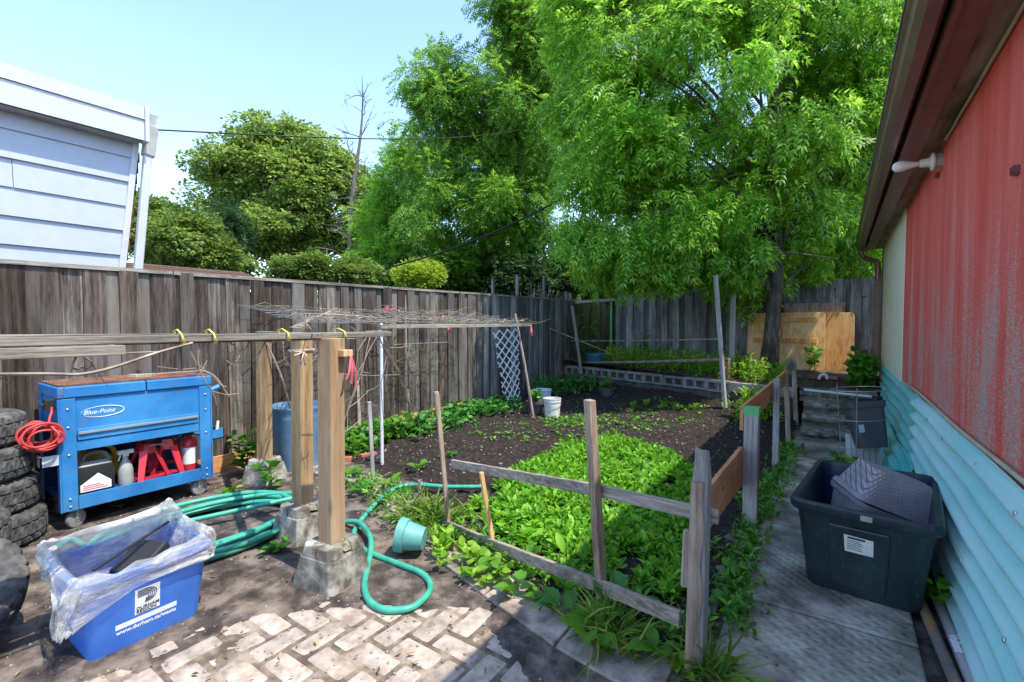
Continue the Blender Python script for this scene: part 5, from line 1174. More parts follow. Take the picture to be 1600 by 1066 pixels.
# planters inside
def planter(name, c, R, hx, hy, h, label, scale_in=.78, mats=('wicker', 'planter')):
    t_ = thing(name, c, label, 'planter', 'grey woven-pattern planters'); f = lambda p: Vector(c)+R @ Vector(p)
    S = lambda k, z, e=0: [f(p) for p in rrect(hx*k+e, hy*k+e, .05, z, 6)]
    MB().loft([S(scale_in, 0), S(.97, h*.86)], True, False).build('body', M[mats[0]], t_, smooth='a')
    MB().loft([S(.97, h*.86), S(1, h*.87, .006), S(1, h, .012), S(1, h, 0), S(.97, h*.9, -.008), S(scale_in, .02, -.008)], False, True).build('rim', M[mats[1]], t_, smooth='a')
    return t_
rim_c = PD(1388, 792, 2.66); axv = (Vector((0, 0, 1))+Vector((math.cos(YAW), math.sin(YAW), 0))*.36-Vector((-math.sin(YAW), math.cos(YAW), 0))*.12).normalized()
fx_ = (Vector((math.cos(YAW-.1), math.sin(YAW-.1), 0))); fx_ = (fx_-axv*fx_.dot(axv)).normalized(); fy_ = axv.cross(fx_)
Rlow = Matrix((fx_, fy_, axv)).transposed(); Rup = Matrix((fx_, -fy_, -axv)).transposed() @ Matrix.Rotation(.12, 3, 'Z')
planter('planter', rim_c-axv*.2, Rlow, .235, .17, .2, 'grey woven-pattern planter standing tilted in the black tote', .82)
planter('planter', rim_c+axv*.185-fx_*.0+fy_*.02, Rup, .225, .165, .18, 'upturned grey woven-pattern planter set like a lid on its twin', .8)
o = MB().box((0, 0, 0), (.1, .2, .06)).build('blue_scrap', M['tote_in'], bevel=.01); o.location = tx((-.15, -.02, .12)); o.rotation_euler = (.2, .3, .6); tag(o, 'crumpled navy plastic scrap in the left of the tote', 'scrap')

# planter on a white stand inside a wire cage beside the steps
st_ = thing('ribbed_sheet', (.25, 5.5, 0), 'white ribbed sheet propping the planter beside the corrugated sheets', 'sheet')
mb = MB()
for k in range(6):
    mb.hexa([(.09+.045*k, 5.5, 0), (.13+.045*k, 5.49, 0), (.13+.045*k, 5.52, 0), (.09+.045*k, 5.53, 0), (.07+.045*k, 5.53, .3), (.11+.045*k, 5.52, .3), (.11+.045*k, 5.55, .3), (.07+.045*k, 5.56, .3)])
for k in range(6):
    m1 = MB(); m1.hexa(mb.v[k*8:k*8+8]); m1.build('rib', M['white_metal'], st_)
Rr = Matrix.Rotation(math.radians(22), 3, 'Z') @ Matrix.Rotation(math.radians(-12), 3, 'X') @ Matrix.Rotation(math.radians(-7), 3, 'Y'); pl0 = Vector((.27, 5.42, .22))
pln = planter('planter', pl0, Rr, .15, .1, .42, 'grey planter with price tag tilted on the white ribbed sheet', .78, ('planter_dark', 'planter_dark'))
tg = pl0+Rr @ Vector((-.115, -.0975, .18))
MB().add([tg+Rr @ Vector(p) for p in ((0, -.0, -.035), (.045, -.0, -.035), (.045, -.005, .035), (0, -.005, .035))], [(0, 1, 2, 3)]).build('price_tag', M['bucket_blue'], pln)
cg = thing('tomato_cage', (.2, 5.5, 0), 'thin wire tomato cage round the tilted grey planter', 'wire cage')
for z, r in ((.75, .22), (.48, .2), (.22, .16)): MB().tube([(.17+r*math.cos(a), 5.45+r*math.sin(a), z+.02*math.cos(a)) for a in [2*math.pi*k/28 for k in range(29)]], .004, 5, False).build('ring', M['wire'], cg)
for a in (.4, 2.5, 4.6): MB().tube([(.17+.22*math.cos(a), 5.45+.22*math.sin(a), .78), (.17+.15*math.cos(a), 5.45+.15*math.sin(a), 0)], .004, 5).build('rod', M['wire'], cg)

# two pipes on the ground at the foot of the sheets
a, b = G(1452, 972, .022), G(1496, 1075, .022); dr_ = (b-a).normalized()
o = MB().tube([a-dr_*.2, b+dr_*.5], .021, 12).build('rusty_pipe', M['pipe_rust'], smooth='a'); tag(o, 'rusty pipe lying on the path edge by the aqua sheet', 'pipe')
a, b = G(1472, 955, .022), G(1522, 1075, .022); dr_ = (b-a).normalized(); pv = thing('grey_pipe', a, 'pale grey pipe with white lettering lying by the aqua sheet', 'pipe')
MB().tube([a-dr_*.1, b+dr_*.5], .021, 14).build('tube', M['pipe_grey'], pv, smooth='a')
q = G(1494, 1008, .0); q = a+dr_*((q-a).dot(dr_)); s_ = Vector((dr_.y, -dr_.x, 0)); s_ = -s_
vw = (Vector((0, 0, CAMH))-q); vw -= dr_*vw.dot(dr_); vw.normalize(); upv = vw.cross(dr_)
text('lettering', 'Valiant', M['label_white'], pv, q+vw*.0214-upv*.012, dr_, upv, .048, shear=.3, ext=.0012, bold=.001)

# ================================================================== overhead cables
a = onX(243, 203, NX+.1); b = PD(880, 188, 15)
o = MB().tube([a.lerp(b, t_)-Vector((0, 0, .3*math.sin(math.pi*t_))) for t_ in [k/16 for k in range(17)]], .009, 5).build('overhead_cable', M['cable']); tag(o, 'thin overhead cable from the white house to the trees', 'cable')
a, b = PD(610, 418, 10), PD(905, 296, 9.5)
o = MB().tube([a.lerp(b, t_)-Vector((0, 0, .16*math.sin(math.pi*t_))) for t_ in [k/16 for k in range(17)]], .02, 5).build('overhead_cable', M['cable']); tag(o, 'thick black cable slanting up through the trees', 'cable')
# ================================================================== trees
np.random.seed(11); random.seed(11)
COMP = compound(4, .42, .125, .35)
def cluster(n=6, L=.55, W=.34):
    ts = []; rs = np.random.RandomState(4)
    for i in range(n):
        a = rs.uniform(-1.3, 1.3); v, f = diamond(L*rs.uniform(.7, 1.1), W, .06, (rs.uniform(-.25, .25), rs.uniform(0, .5), rs.uniform(-.2, .2)), a, .1); ts.append((v, f))
    return merge(*ts)
CLUS = cluster()
def ell(px, py, d, rx, ry, rd):
    c = PD(px, py, d); return (np.array(c), np.array([rx/FPX*d, rd, ry/FPX*d]))
CAMX = np.array([math.cos(YAW), math.sin(YAW), 0]); CAMF = np.array([-math.sin(YAW), math.cos(YAW), 0]); UPV = np.array([0, 0, 1.])
def crown(ells, nc, cr, per, droop=.5, out=.6, shell=.5):
    vol = np.array([np.prod(r) for c, r in ells])**.8; pr = vol/vol.sum(); P, D, Cs = [], [], []
    pick = np.random.choice(len(ells), nc, p=pr)
    for i in pick:
        c, r = ells[i]; v = np.random.normal(size=3); v /= np.linalg.norm(v); v *= shell+(1-shell)*np.random.rand()**.5
        cc_ = c+CAMX*v[0]*r[0]+CAMF*v[1]*r[1]+UPV*v[2]*r[2]; Cs.append(cc_); k = int(per*np.random.uniform(.5, 1.5)); s = cr*np.random.uniform(.6, 1.35)
        q = np.random.normal(size=(k, 3)); q /= np.linalg.norm(q, axis=1, keepdims=True); rad = np.random.rand(k, 1)**.45
        P.append(cc_+q*rad*s*np.array([1, 1, .62])); o_ = (cc_-c)/np.linalg.norm(cc_-c)
        D.append(q*.7+o_*out+np.array([0, 0, -droop])+np.random.normal(0, .3, (k, 3)))
    return np.vstack(P), np.vstack(D), np.array(Cs)
def lumpy(ells, n=4, k=.55):
    o = []
    for c, r in ells:
        for i in range(n):
            v = np.random.normal(size=3); v /= np.linalg.norm(v); v *= np.random.uniform(.3, .75)
            o.append((c+CAMX*v[0]*r[0]+CAMF*v[1]*r[1]+UPV*v[2]*r[2], r*k*np.random.uniform(.7, 1.15)))
    return o
def tree(name, base, topz, r0, ells, mat, label, nc, cr, per, size, tmpl=COMP, droop=.5, bark='bark', limbs=26, lean=(0, 0), cat='tree', group=None, shell=.45, roll=(0, 0, 1), trunk=True, lump=4):
    if lump: ells = lumpy(ells, lump)
    t_ = thing(name, base, label, cat, group); base = Vector(base); P, D, Cs = crown(ells, nc, cr, per, droop, shell=shell)
    P = P[P[:, 2] > base.z+.05]; D = D[:len(P)]
    R = frames(D, roll); S = size*np.random.uniform(.6, 1.25, len(P))
    if trunk:
        mb = MB(); H_ = topz-base.z; pts = [base+Vector((lean[0]*t+.06*math.sin(t*5), lean[1]*t+.05*math.cos(t*4)-.05, H_*t)) for t in [k/9 for k in range(10)]]
        mb.tube(pts, [r0*(1.25 if k == 0 else 1)*(1-.085*k) for k in range(10)], 12)
        for c in Cs[np.random.permutation(len(Cs))[:limbs]]:
            c = Vector(c); k = min(9, max(2, int((c.z-base.z)/H_*9*.6))); a = pts[k]; m_ = a.lerp(c, .5)+Vector((random.gauss(0, .15), random.gauss(0, .15), .12*(c-a).length)); rr = r0*(1-.085*k)*.42
            mb.tube(smoothpath([a, m_, c], 5), [rr*(1-.078*i) for i in range(11)], 6)
            for q in range(3):
                e = c+Vector((random.gauss(0, 1), random.gauss(0, 1), random.gauss(-.2, .6)))*cr; mb.tube([m_.lerp(c, .6), c.lerp(e, .4), e], [rr*.35, rr*.25, rr*.1], 4)
        mb.build('trunk', M[bark], t_, smooth=True)
    scatter('crown', tmpl[0], tmpl[1], P, R, S, mat, t_); return t_
M['far_leaf2'] = leafmat('olive_far_leaf', (.1, .19, .035), (.25, .36, .07), .5)
TZ = terz(-.9, 8.6)-.03
E1 = [ell(1130, 170, 8, 240, 190, 2.1), ell(985, 320, 7.6, 105, 110, 1.2), ell(1250, 300, 8.6, 130, 120, 1.4), ell(1120, -60, 8, 230, 90, 1.6), ell(1310, 110, 8.2, 110, 190, 1.5), ell(935, 140, 8.4, 80, 160, 1.4), ell(1085, 395, 7.5, 60, 45, .6), ell(1330, 395, 8.8, 60, 50, .7), ell(1215, 425, 8.2, 60, 30, .5), ell(1200, 345, 7.3, 140, 60, .8), ell(1040, 375, 7.2, 90, 45, .7), ell(1300, 385, 8, 80, 45, .7)]
tree('ash_tree', (-.93, 8.62, TZ), 6.5, .125, E1, M['ash'], 'large bright green ash tree in front of the plywood panels', 345, .52, 118, .25, droop=.85, limbs=34, lean=(.1, .2), shell=.55, lump=0)
E2 = [ell(755, 235, 14, 95, 160, 2.0), ell(850, 150, 14, 110, 190, 2.4), ell(690, 135, 14, 36, 50, 1.1), ell(675, 320, 13.4, 45, 75, 1.2), ell(800, 370, 14, 100, 60, 1.6), ell(860, -40, 14, 130, 90, 2), ell(800, 40, 14, 60, 60, 1.2)]
b2 = PD(818, 470, 14.2); tree('maple_tree', (b2.x, b2.y, 0), 8.5, .2, E2, M['maple'], 'tall dense green tree behind the corner of the fence', 400, .7, 80, .31, droop=.55, limbs=40, lean=(-.6, -.3), shell=.3, lump=7)
E2b = [ell(632, 330, 16, 28, 70, 1.1), ell(595, 400, 15, 35, 30, 1.0), ell(645, 240, 16, 22, 45, .9), ell(600, 350, 17, 30, 50, 1), ell(700, 400, 16, 60, 45, 1.4)]
b3 = PD(640, 470, 16); tree('maple_tree', (b3.x, b3.y, 0), 6.5, .16, E2b, M['ash'], 'lighter green tree right of the bare dead tree', 150, .7, 74, .3, droop=.4, limbs=22, lean=(.6, .4))
E3 = [ell(445, 300, 22, 95, 80, 2.6), ell(380, 235, 22, 30, 30, 1.6), ell(490, 245, 22, 55, 50, 2), ell(430, 215, 22, 50, 30, 1.8), ell(345, 270, 22, 22, 24, 1.4), ell(460, 370, 21, 90, 45, 2.2), ell(555, 310, 22, 35, 70, 1.5), ell(575, 370, 22, 35, 45, 1.5), ell(350, 330, 22, 35, 30, 1.4)]
b4 = PD(450, 470, 22); tree('maple_tree', (b4.x, b4.y, 0), 8.0, .25, E3, M['far_leaf2'], 'broad olive-green tree beyond the fence left of the dead tree', 300, .95, 80, .3, CLUS, .15, limbs=70, shell=.2, lump=6)
E4 = [ell(275, 365, 13, 62, 55, 1.5), ell(240, 340, 13, 38, 42, 1.2), ell(330, 400, 13, 40, 35, 1)]
b5 = PD(275, 470, 13); tree('apple_tree', (b5.x, b5.y, 0), 3.2, .12, E4, M['far_leaf'], 'low dark green tree beside the white house', 110, .5, 80, .2, CLUS, .1, limbs=16)
E5 = [ell(490, 418, 9.5, 62, 24, .6), ell(450, 428, 9.3, 35, 16, .4), ell(550, 425, 9.5, 30, 18, .5)]
b6 = PD(490, 470, 9.5); tree('shrub', (b6.x, b6.y, 0), 2.0, .05, E5, M['olive'], 'pale grey-green shrub showing above the long fence', 80, .28, 70, .11, CLUS, 0, limbs=14, cat='shrub')
E6 = [ell(960, 432, 12, 42, 26, .8), ell(1010, 440, 12, 30, 20, .6)]
b7 = PD(960, 480, 12); tree('shrub', (b7.x, b7.y, 0), 2.0, .05, E6, M['yellow_leaf'], 'sunlit yellow-green shrub behind the back fence', 46, .36, 80, .15, CLUS, .1, limbs=10, cat='shrub')
E7 = [ell(655, 432, 12, 34, 18, .7), ell(400, 428, 12, 30, 14, .6)]
b8 = PD(655, 480, 12); tree('shrub', (b8.x, b8.y, 0), 2.0, .05, E7[:1], M['yellow_leaf'], 'yellow-green shrub behind the long fence', 36, .36, 80, .14, CLUS, .1, limbs=10, cat='shrub')
E8 = [ell(1335, 300, 14, 80, 150, 1.8), ell(1270, 400, 14, 90, 50, 1.4), ell(1200, 330, 15, 90, 90, 1.6)]
b9 = PD(1325, 480, 14); tree('spruce_tree', (b9.x, b9.y, 0), 8, .16, E8, M['dark_leaf'], 'dark sparse tree between the ash and the red house eave', 120, .7, 50, .36, COMP, .5, limbs=50)
E9 = [ell(372, 375, 18, 26, 50, .9), ell(345, 400, 18, 22, 30, .8)]
b10 = PD(372, 470, 18); tree('spruce_tree', (b10.x, b10.y, 0), 4.4, .1, E9, M['dark_leaf'], 'small dark conifer between the far trees', 60, .4, 50, .26, COMP, .4, limbs=16)
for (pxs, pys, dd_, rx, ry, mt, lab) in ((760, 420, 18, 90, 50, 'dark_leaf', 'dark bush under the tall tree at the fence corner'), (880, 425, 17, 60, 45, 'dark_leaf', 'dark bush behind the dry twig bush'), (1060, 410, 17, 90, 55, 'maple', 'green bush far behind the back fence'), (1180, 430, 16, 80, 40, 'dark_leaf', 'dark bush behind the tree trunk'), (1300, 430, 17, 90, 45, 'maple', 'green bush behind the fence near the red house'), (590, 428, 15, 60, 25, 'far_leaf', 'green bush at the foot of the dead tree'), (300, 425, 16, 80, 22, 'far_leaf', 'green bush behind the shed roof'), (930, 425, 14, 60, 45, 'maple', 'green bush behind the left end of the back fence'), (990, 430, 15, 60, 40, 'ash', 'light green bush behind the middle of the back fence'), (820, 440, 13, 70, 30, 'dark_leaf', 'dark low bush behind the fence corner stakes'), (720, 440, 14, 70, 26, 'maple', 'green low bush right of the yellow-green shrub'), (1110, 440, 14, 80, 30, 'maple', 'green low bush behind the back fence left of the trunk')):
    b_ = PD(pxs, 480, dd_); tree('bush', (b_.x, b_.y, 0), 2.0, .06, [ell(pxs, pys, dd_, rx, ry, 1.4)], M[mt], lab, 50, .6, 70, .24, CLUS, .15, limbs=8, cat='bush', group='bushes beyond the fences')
# dead tree
random.seed(21); db = PD(545, 470, 17); db.z = 0; dt = thing('dead_tree', db, 'bare dead tree with crooked branches against the sky', 'tree')
top = PD(562, 118, 17); mb = MB(); tp2 = [db.lerp(top, t)+Vector((.1*math.sin(t*9), .1*math.cos(t*7), 0)) for t in [k/14 for k in range(15)]]
mb.tube(tp2, [.17*(1-.066*k) for k in range(15)], 8); mb.build('trunk', M['bark_grey'], dt, smooth=True); mb = MB()
def twig(p, d_, L_, r, lv):
    pts = [p]
    for s in range(5): d_ = (d_+Vector((random.gauss(0, .25), random.gauss(0, .25), random.gauss(.06, .2)))).normalized(); p = p+d_*L_/5; pts.append(p)
    mb.tube(pts, [r*(1-.16*i) for i in range(6)], 5, False)
    if lv:
        for q in range(3 if lv > 1 else 4): i = random.randint(1, 5); twig(pts[i], (d_+Vector((random.gauss(0, .8), random.gauss(0, .8), random.gauss(.1, .5)))).normalized(), L_*.45, r*.5, lv-1)
for k in range(20):
    i = 4+int(k*.5); a = random.random()*6.28; s = random.choice((-1, 1)); dv_ = Vector(CAMX)*s*random.uniform(.5, 1)+Vector((math.cos(a)*.4, math.sin(a)*.4, random.uniform(-.1, .9)))
    twig(tp2[i], dv_.normalized(), random.uniform(.8, 1.9)*(1.2-.05*i), .045*(1.2-.06*i), 2)
mb.build('branch', M['bark_grey'], dt)
# dry bush behind the corner
db2 = onX(838, 470, -5.6); dbt = thing('dry_bush', (db2.x, db2.y, 0), 'leafless pale twig bush above the fence corner', 'bush'); mb = MB()
for k in range(34):
    a = random.gauss(0, .34); p = Vector((db2.x+random.gauss(0, .06), db2.y+random.gauss(0, .14), .0)); pts = [p]; d_ = Vector((random.gauss(0, .15), math.sin(a), math.cos(a)*1.5)).normalized()
    L_ = random.uniform(1.9, 2.5)
    for s in range(6): d_ = (d_+Vector((random.gauss(0, .05), random.gauss(0, .09), .04))).normalized(); p = p+d_*L_/6; pts.append(p)
    mb.tube(pts, [.011*(1-.12*i) for i in range(7)], 4, False)
    for q in range(3): i = random.randint(3, 5); e = pts[i]+Vector((random.gauss(0, .1), random.gauss(0, .16), random.uniform(.1, .3))); mb.tube([pts[i], e], [.006, .003], 3, False)
mb.build('twigs', M['twig'], dbt)
for k in range(5):
    dbx = onX(868, 470, -5.2); mb2 = MB()
mb = MB()
for k in range(7): mb.tube([(dbx.x, dbx.y, 0), (dbx.x, dbx.y+.02*k, 1.5), (dbx.x+.05, dbx.y+.1+.11*k, 2.05+.03*(k % 3))], [.012, .01, .004], 4, False)
tag(mb.build('dry_sprig', M['twig']), 'fan of pale dry twigs just right of the leafless bush', 'twigs')

# ================================================================== planting in the yard
np.random.seed(5); random.seed(5)
def gz(x, y):
    if y > (wall_y(x) if x < -1.3 else 7.7): return terz(x, y)
    if x > -.5: return .0
    return .025
def leafy(name, pts2, tmpl, mat, label, per=6, size=.06, tilt=.9, h=.03, zf=gz, cat='weeds', kind='stuff', szv=.5, parent=None, stems=False):
    n = len(pts2)*per; base = np.repeat(pts2, per, axis=0); a = np.random.rand(n)*2*math.pi; el = np.random.uniform(.1, tilt, n)
    D = np.stack([np.cos(a)*np.cos(el), np.sin(a)*np.cos(el), np.sin(el)], 1); s = np.repeat(np.random.uniform(1-szv, 1+szv*.6, len(pts2)), per)
    z = np.repeat(np.array([zf(x, y) for x, y in pts2]), per); hh_ = np.random.rand(n)*h*s
    P = np.stack([base[:, 0]+D[:, 0]*size*.12, base[:, 1]+D[:, 1]*size*.12, z+hh_], 1)
    o = scatter(name, tmpl[0], tmpl[1], P, frames(D, (0, 0, 1)), size*s*np.random.uniform(.65, 1.2, n), mat, parent)
    if kind: tag(o, label, cat, kind=kind)
    return o
WL = [(p.x, p.y) for p in (G(880, 702), G(960, 690), G(1040, 715), G(1082, 745), G(1092, 800), G(1080, 905), G(1060, 950), G(985, 935), G(905, 890), G(840, 850), G(790, 800), G(775, 765), G(830, 735))]
BR5 = blade(1, .7, bend=.5, prof=[.15, .9, 1, .65, .05], stem=.15)
NAR = blade(1, .34, bend=.4, prof=[.15, .8, 1, .6, .05])
LB = blade(1, .42, bend=.55, prof=[.16, .7, 1, .85, .1], stem=.1, wav=.06)
q_ = sample(WL, 9000); nz = np.array([noise.fractal(Vector((x*5, y*5, 2)), .7, 2.1, 4) for x, y in q_]); q_ = q_[nz > -.22][:6200]
leafy('leafy_greens', q_[:5500], LB, M['lettuce'], 'dense patch of bright green salad leaves inside the bed', 6, .05, 1.3, .05, cat='salad plants', szv=.6)
leafy('pale_salad', q_[5500:], NAR, M['lime'], 'paler narrow salad leaves mixed through the green patch', 5, .05, 1.3, .055, cat='salad plants', szv=.6)
def band(pts, w_, n):
    pts = [np.array(p[:2]) for p in pts]; seg = [np.linalg.norm(b-a) for a, b in zip(pts[:-1], pts[1:])]; pr = np.array(seg)/sum(seg); i = np.random.choice(len(seg), n, p=pr); t = np.random.rand(n, 1)
    A = np.array(pts)[i]; B_ = np.array(pts)[i+1]; d_ = (B_-A)/np.linalg.norm(B_-A, axis=1, keepdims=True); nn = np.stack([-d_[:, 1], d_[:, 0]], 1)
    return A+(B_-A)*t+nn*np.random.normal(0, w_/2, (n, 1))
LF = [(fence_x(2.6)+.28, 2.7), (fence_x(4)+.35, 4), (fence_x(5.2)+.4, 5.2), (fence_x(6.4)+.3, 6.4)]
leafy('fence_weeds', band(LF, .42, 420), BR5, M['weed_blue'], 'band of low broad-leaved weeds along the foot of the dark fence', 6, .08, .9, .12)
leafy('corner_weeds', band([(-4.5, 7.2), (-4.2, 8.1), (-3.7, 8.35)], .35, 130), NAR, M['weed_blue'], 'leafy weeds in the corner below the terrace', 8, .1, 1.2, .3)
leafy('front_weeds', band([G(545, 755), G(600, 780), G(690, 830), G(800, 885), G(900, 925), G(1000, 965), G(1075, 1010)], .2, 480), NAR, M['weed'], 'tangle of mixed weeds along the front edge of the bed', 6, .042, 1.2, .05)
leafy('lime_weeds', band([G(690, 850), G(745, 885), G(800, 905)], .16, 70), BR5, M['lime'], 'yellowish-green weeds below the lower front rail', 6, .045, 1.0, .06)
leafy('path_weeds', band([G(1140, 1000), G(1150, 930), G(1160, 880), G(1190, 800), G(1215, 750), G(1235, 700)], .12, 430), NAR, M['weed'], 'mixed green weeds between the orange boards and the path', 7, .045, 1.2, .08)
leafy('post_weeds', band([G(530, 720), G(560, 700), G(600, 690), G(640, 670)], .35, 150), BR5, M['weed'], 'green weeds between the timber posts and the white pole', 6, .085, 1.0, .12)
leafy('terrace_greens', np.vstack([sample([(-3.9, 8.75), (-1.5, 8.05), (-1.3, 8.9), (-3.9, 9.4)], 620), sample([(-1.5, 8.0), (-.7, 7.85), (-.6, 8.6), (-1.4, 8.8)], 160)]), NAR, M['lime'], 'lush bed of fine green plants on the terrace before the back fence', 9, .07, 1.3, .26, cat='plants')  # brighter lime leaf colour stands in for sunlight falling on this bed
leafy('path_shrub', np.random.normal((-.95, 7.35), (.14, .2), (130, 2)), NAR, M['lime'], 'bushy yellow-green plant left of the garden steps', 9, .075, 1.3, .36, cat='plant', kind=None)
tag(bpy.data.objects['path_shrub'], 'bushy yellow-green plant left of the garden steps', 'plant')
o = leafy('downspout_plant', np.clip(np.random.normal((.3, 8.2), (.07, .13), (120, 2)), (.14, 7.95), (.42, 8.48)), BR5, M['weed'], '', 7, .09, 1.2, .34, kind=None); tag(o, 'leafy green bush at the foot of the brown downspout', 'plant')
leafy('soil_seedlings', np.vstack([sample([(-4.0, 4.4), (-3.0, 4.2), (-1.2, 6.8), (-2.6, 7.4)], 260), sample([(-3.3, 5.4), (-2.5, 5.3), (-2.3, 6.2), (-3.2, 6.3)], 160)]), BR5, M['weed'], 'small seedlings and sprigs scattered over the dark soil', 5, .035, .9, .02)
leafy('wall_weeds', np.vstack([band([(-4.0, 8.4), (-2.9, 8.05), (-1.5, 7.55)], .25, 90), np.random.normal((-2.3, 7.7), (.12, .1), (28, 2)), np.random.normal((-1.9, 7.45), (.3, .12), (60, 2))]), BR5, M['lime'], 'sparse yellow-green weeds on the soil below the block wall', 6, .06, 1.1, .08)
leafy('salad_strays', band([G(770, 790), G(800, 830), G(860, 870), G(930, 920)], .2, 110), LB, M['lettuce'], 'stray salad seedlings between the rails', 6, .075, 1.1, .03)
# grass tufts
GB = blade(1, .05, bend=.9, prof=[1, .9, .6, .05])
leafy('grass_tufts', np.vstack([np.random.normal(tuple(G(675, 820))[:2], (.09, .07), (60, 2)), np.random.normal(tuple(G(960, 1010))[:2], (.07, .05), (26, 2)), band([G(1120, 1040), G(1090, 1060)], .08, 26)]), GB, M['grass'], 'thin grass tufts at the front edge of the bed', 7, .17, 1.35, .01, cat='grass')
# individually grown plants, each leaf a part
PLm = {}
def rosette(name, p, n, L_, W_, mat, label, rise=.7, bend=.7, group='broad-leaved plants round the bed', stem=.35):
    t_ = thing(name, p, label, 'plant', group); key = (mat, round(W_/L_, 2), bend)
    if key not in PLm:
        v, f = blade(1, W_/L_, bend=bend, prof=[.12, .5, .8, .96, 1, .92, .72, .4, .05], stem=stem, fold=.12, wav=.045); mb = MB(); mb.add(v, f); mb.beam((0, 0, 0), (0, stem+.1, .0), .03, .025)
        o = mb.build('leaf', M[mat], local=True, smooth=True); PLm[key] = o.data; bpy.data.objects.remove(o)
    for k in range(n):
        o = bpy.data.objects.new('leaf', PLm[key]); COL.objects.link(o); o.parent = t_; s = L_*random.uniform(.45, .85); o.scale = (s, s, s)
        o.location = (random.gauss(0, .008), random.gauss(0, .008), random.uniform(.0, .03)); o.rotation_euler = (rise*random.uniform(.25, 1.2), random.gauss(0, .2), 2*math.pi*(k*.382)+random.gauss(0, .2))
for (px_, py_, n, L_, W_, mt, lab) in (
    (748, 1000-95, 7, .13, .085, 'weed', 'broad-leaved plantain on the kerb left of the lower rail stakes'),
    (805, 935, 8, .15, .1, 'weed', 'large plantain sprawling on the kerb below the front rail'),
    (880, 965, 7, .13, .085, 'weed_blue', 'deep green plantain left of the thick stake'),
    (925, 1005, 8, .19, .12, 'weed', 'biggest plantain drooping over the kerb right of the thick stake'),
    (985, 950, 6, .17, .1, 'weed_blue', 'ribbed plantain between the thick stake and the corner post'),
    (1030, 1030, 7, .14, .09, 'weed', 'plantain at the foot of the split corner post'),
    (1060, 1050, 8, .07, .06, 'lime', 'pale clover-like plant in front of the split corner post'),
    (1135, 955, 7, .13, .1, 'weed_blue', 'broad-leaved plant right of the split corner post'),
    (1150, 905, 7, .12, .09, 'weed', 'leafy plant beside the first path slab joint'),
    (1225, 730, 6, .16, .07, 'weed', 'floppy plant on the path edge by the slim grey post'),
    (612, 765, 6, .15, .11, 'weed', 'large-leaved weed right of the flat grey stake'),
    (560, 770, 6, .13, .1, 'weed_blue', 'leafy weed at the foot of the nearest timber post'),
    (545, 745, 7, .16, .11, 'weed', 'tall broad-leaved weed behind the nearest timber post'),
    (700, 715, 6, .13, .1, 'weed_blue', 'broad-leaved weed on the soil below the trellis'),
    (655, 735, 6, .12, .09, 'weed', 'low weed on the soil right of the white pole')):
    rosette('broadleaf_plant', G(px_, py_, .015), n, L_, W_, mt, lab)
def stemplant(name, p, h_, n, L_, mat, label, sp=.04, stems=3):
    t_ = thing(name, p, label, 'plant', 'upright leafy plants'); p = Vector(p); mb = MB(); D, P = [], []
    for s in range(stems):
        tip = p+Vector((random.gauss(0, sp), random.gauss(0, sp), h_*random.uniform(.7, 1.05))); mb.tube([p, p.lerp(tip, .5)+Vector((random.gauss(0, .01), 0, 0)), tip], [.005, .004, .002], 5)
        for k in range(n): t = .2+.8*k/(n-1); a = k*2.4+s; P.append(p.lerp(tip, t)); D.append((math.cos(a), math.sin(a), .35))
    mb.build('stem', M['weed'], t_); D = np.array(D); scatter('foliage', BR5[0], BR5[1], np.array([tuple(q) for q in P]), frames(D, (0, 0, 1)), L_*np.random.uniform(.7, 1.2, len(P)), M[mat], t_)
stemplant('nettle', G(385, 745), .4, 12, .11, 'weed', 'tall nettle-like plant left of the mossy pier block', .05, 4)
stemplant('nettle', G(425, 765), .24, 8, .1, 'weed', 'small upright plant in front of the mossy pier block', .02, 2)
stemplant('pot_plant', Vector((gp_.x, gp_.y+.1, .17)), .2, 9, .09, 'weed_blue', 'leafy plant growing in the pot by the white pail', .07, 5)
stemplant('pot_plant', Vector((gp2_.x, gp2_.y+.1, .18)), .2, 9, .1, 'weed', 'leafy plant growing in the pot by the block wall', .06, 4)
stemplant('tall_weed', Vector((-4.35, 9.15, .55)), .95, 16, .1, 'weed_blue', 'tall weed growing up the mossy fence boards', .12, 4)
stemplant('tall_weed', Vector((-3.2, 9.3, .6)), .6, 12, .1, 'weed', 'tall weed standing above the terrace plants', .1, 3)
stemplant('tall_weed', Vector((-.3, 9.0, .6)), .4, 9, .11, 'weed', 'weed growing before the orange plywood panel', .08, 3)
stemplant('tall_weed', G(175, 795), .1, 5, .12, 'weed', 'small leafy sprig growing up in front of the tool cart', .03, 2)
stemplant('creeper', G(1470, 950, .02), .14, 5, .1, 'weed', 'young vine with pointed leaves at the corner of the tote', .06, 3)
stemplant('creeper', G(1540-25, 985, .02), .05, 5, .05, 'weed', 'tiny weed beside the grey pipe', .03, 2)
stemplant('cage_weed', Vector((.02, 5.2, .02)), .16, 7, .09, 'weed', 'weed growing at the foot of the wire cage, near the tote', .05, 4)
stemplant('cage_weed', Vector((.22, 5.1, .02)), .14, 7, .08, 'weed', 'weed growing under the white panel behind the tote', .05, 4)
stemplant('small_weed', G(360, 775), .05, 6, .06, 'lime', 'small yellow-green weed by the hose coil near the tool cart', .03, 4)
stemplant('small_weed', G(425, 862), .05, 6, .06, 'weed', 'small clover tuft between the hose and the second pier block', .03, 4)
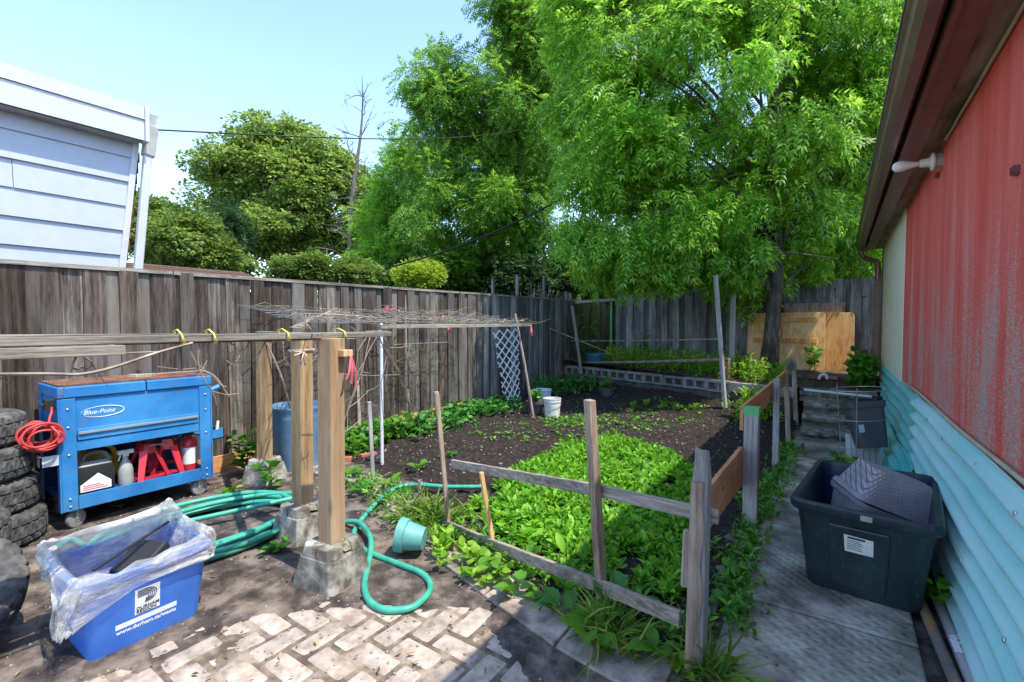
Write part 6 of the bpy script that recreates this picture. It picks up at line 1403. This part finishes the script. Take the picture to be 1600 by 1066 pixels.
# ivy hanging on the back fence and tree sprigs over it
leafy('soil_chips', sample([(-4.2, 3.0), (-.8, 2.3), (-.7, 7.4), (-4.3, 8.3)], 1300), diamond(1, .3, .1), M['dead_leaf'], 'straw and pale chips littering the dark soil', 1, .024, .5, .02, zf=lambda x, y: .045, cat='litter')
leafy('yard_litter', np.vstack([sample([(-4.4, -.2), (-.9, 0), (-.9, 1.6), (-3.2, 2.5), (-4.4, 2.4)], 420), sample([(-.4, 1.2), (.3, 1.2), (.3, 6.4), (-.4, 6.4)], 110), sample([(-1.1, 7.9), (.3, 7.8), (.3, 9), (-1, 9)], 200)]), diamond(1, .35, .1), M['dead_leaf'], 'dead leaves and straw scattered over the ground', 1, .032, .35, .004, zf=lambda x, y: (terz(x, y)+.012 if y > 7.7 else (.024 if x > -.45 else .008)), cat='litter')
def pebbles(name, P2, s0, s1, zf, label):
    ico = np.array([(1, 0, 0), (-1, 0, 0), (0, 1, 0), (0, -1, 0), (0, 0, .7), (0, 0, -.7)], float); F = np.array([(0, 2, 4), (2, 1, 4), (1, 3, 4), (3, 0, 4), (2, 0, 5), (1, 2, 5), (3, 1, 5), (0, 3, 5)])
    n = len(P2); P = np.stack([P2[:, 0], P2[:, 1], [zf(x, y) for x, y in P2]], 1); tag(scatter(name, ico, F, P, frames(np.random.normal(size=(n, 3))*np.array([1, 1, .2])), np.random.uniform(s0, s1, n)*np.random.rand(n)**.6, M['stone']), label, 'pebbles', kind='stuff')
pebbles('yard_pebbles', np.vstack([sample([(-4.4, -.2), (-.9, 0), (-.9, 1.6), (-3.2, 2.5), (-4.4, 2.4)], 1300), np.random.normal((-1.45, 1.25), (.12, .12), (40, 2))]), .004, .012, lambda x, y: .003, 'pebbles and grit on the packed earth')
pebbles('soil_clods', sample([(-4.2, 2.9), (-.7, 2.3), (-.7, 7.4), (-4.3, 8.3)], 1500), .006, .018, lambda x, y: .045, 'pebbles and clods on the garden soil')
for px_, py_, nm, s in ((1478, 955, 'x', 0),): pass
o = MB().box((-.06, -.03, -.02), (.06, .03, .02)).build('brick_piece', M['brick_red'], local=True, bevel=.006); o.location = G(673, 664, .06); o.rotation_euler = (.2, .1, .5); tag(o, 'broken red brick among the weeds by the tall stake', 'brick')
o = MB().box((-.17, -.03, 0), (.17, .03, .05)).build('red_brick', M['brick_red'], local=True, bevel=.006); o.location = G(562, 718, .0); o.rotation_euler = (0, 0, 1.2); tag(o, 'reddish brick lying in the weeds behind the timber posts', 'brick')
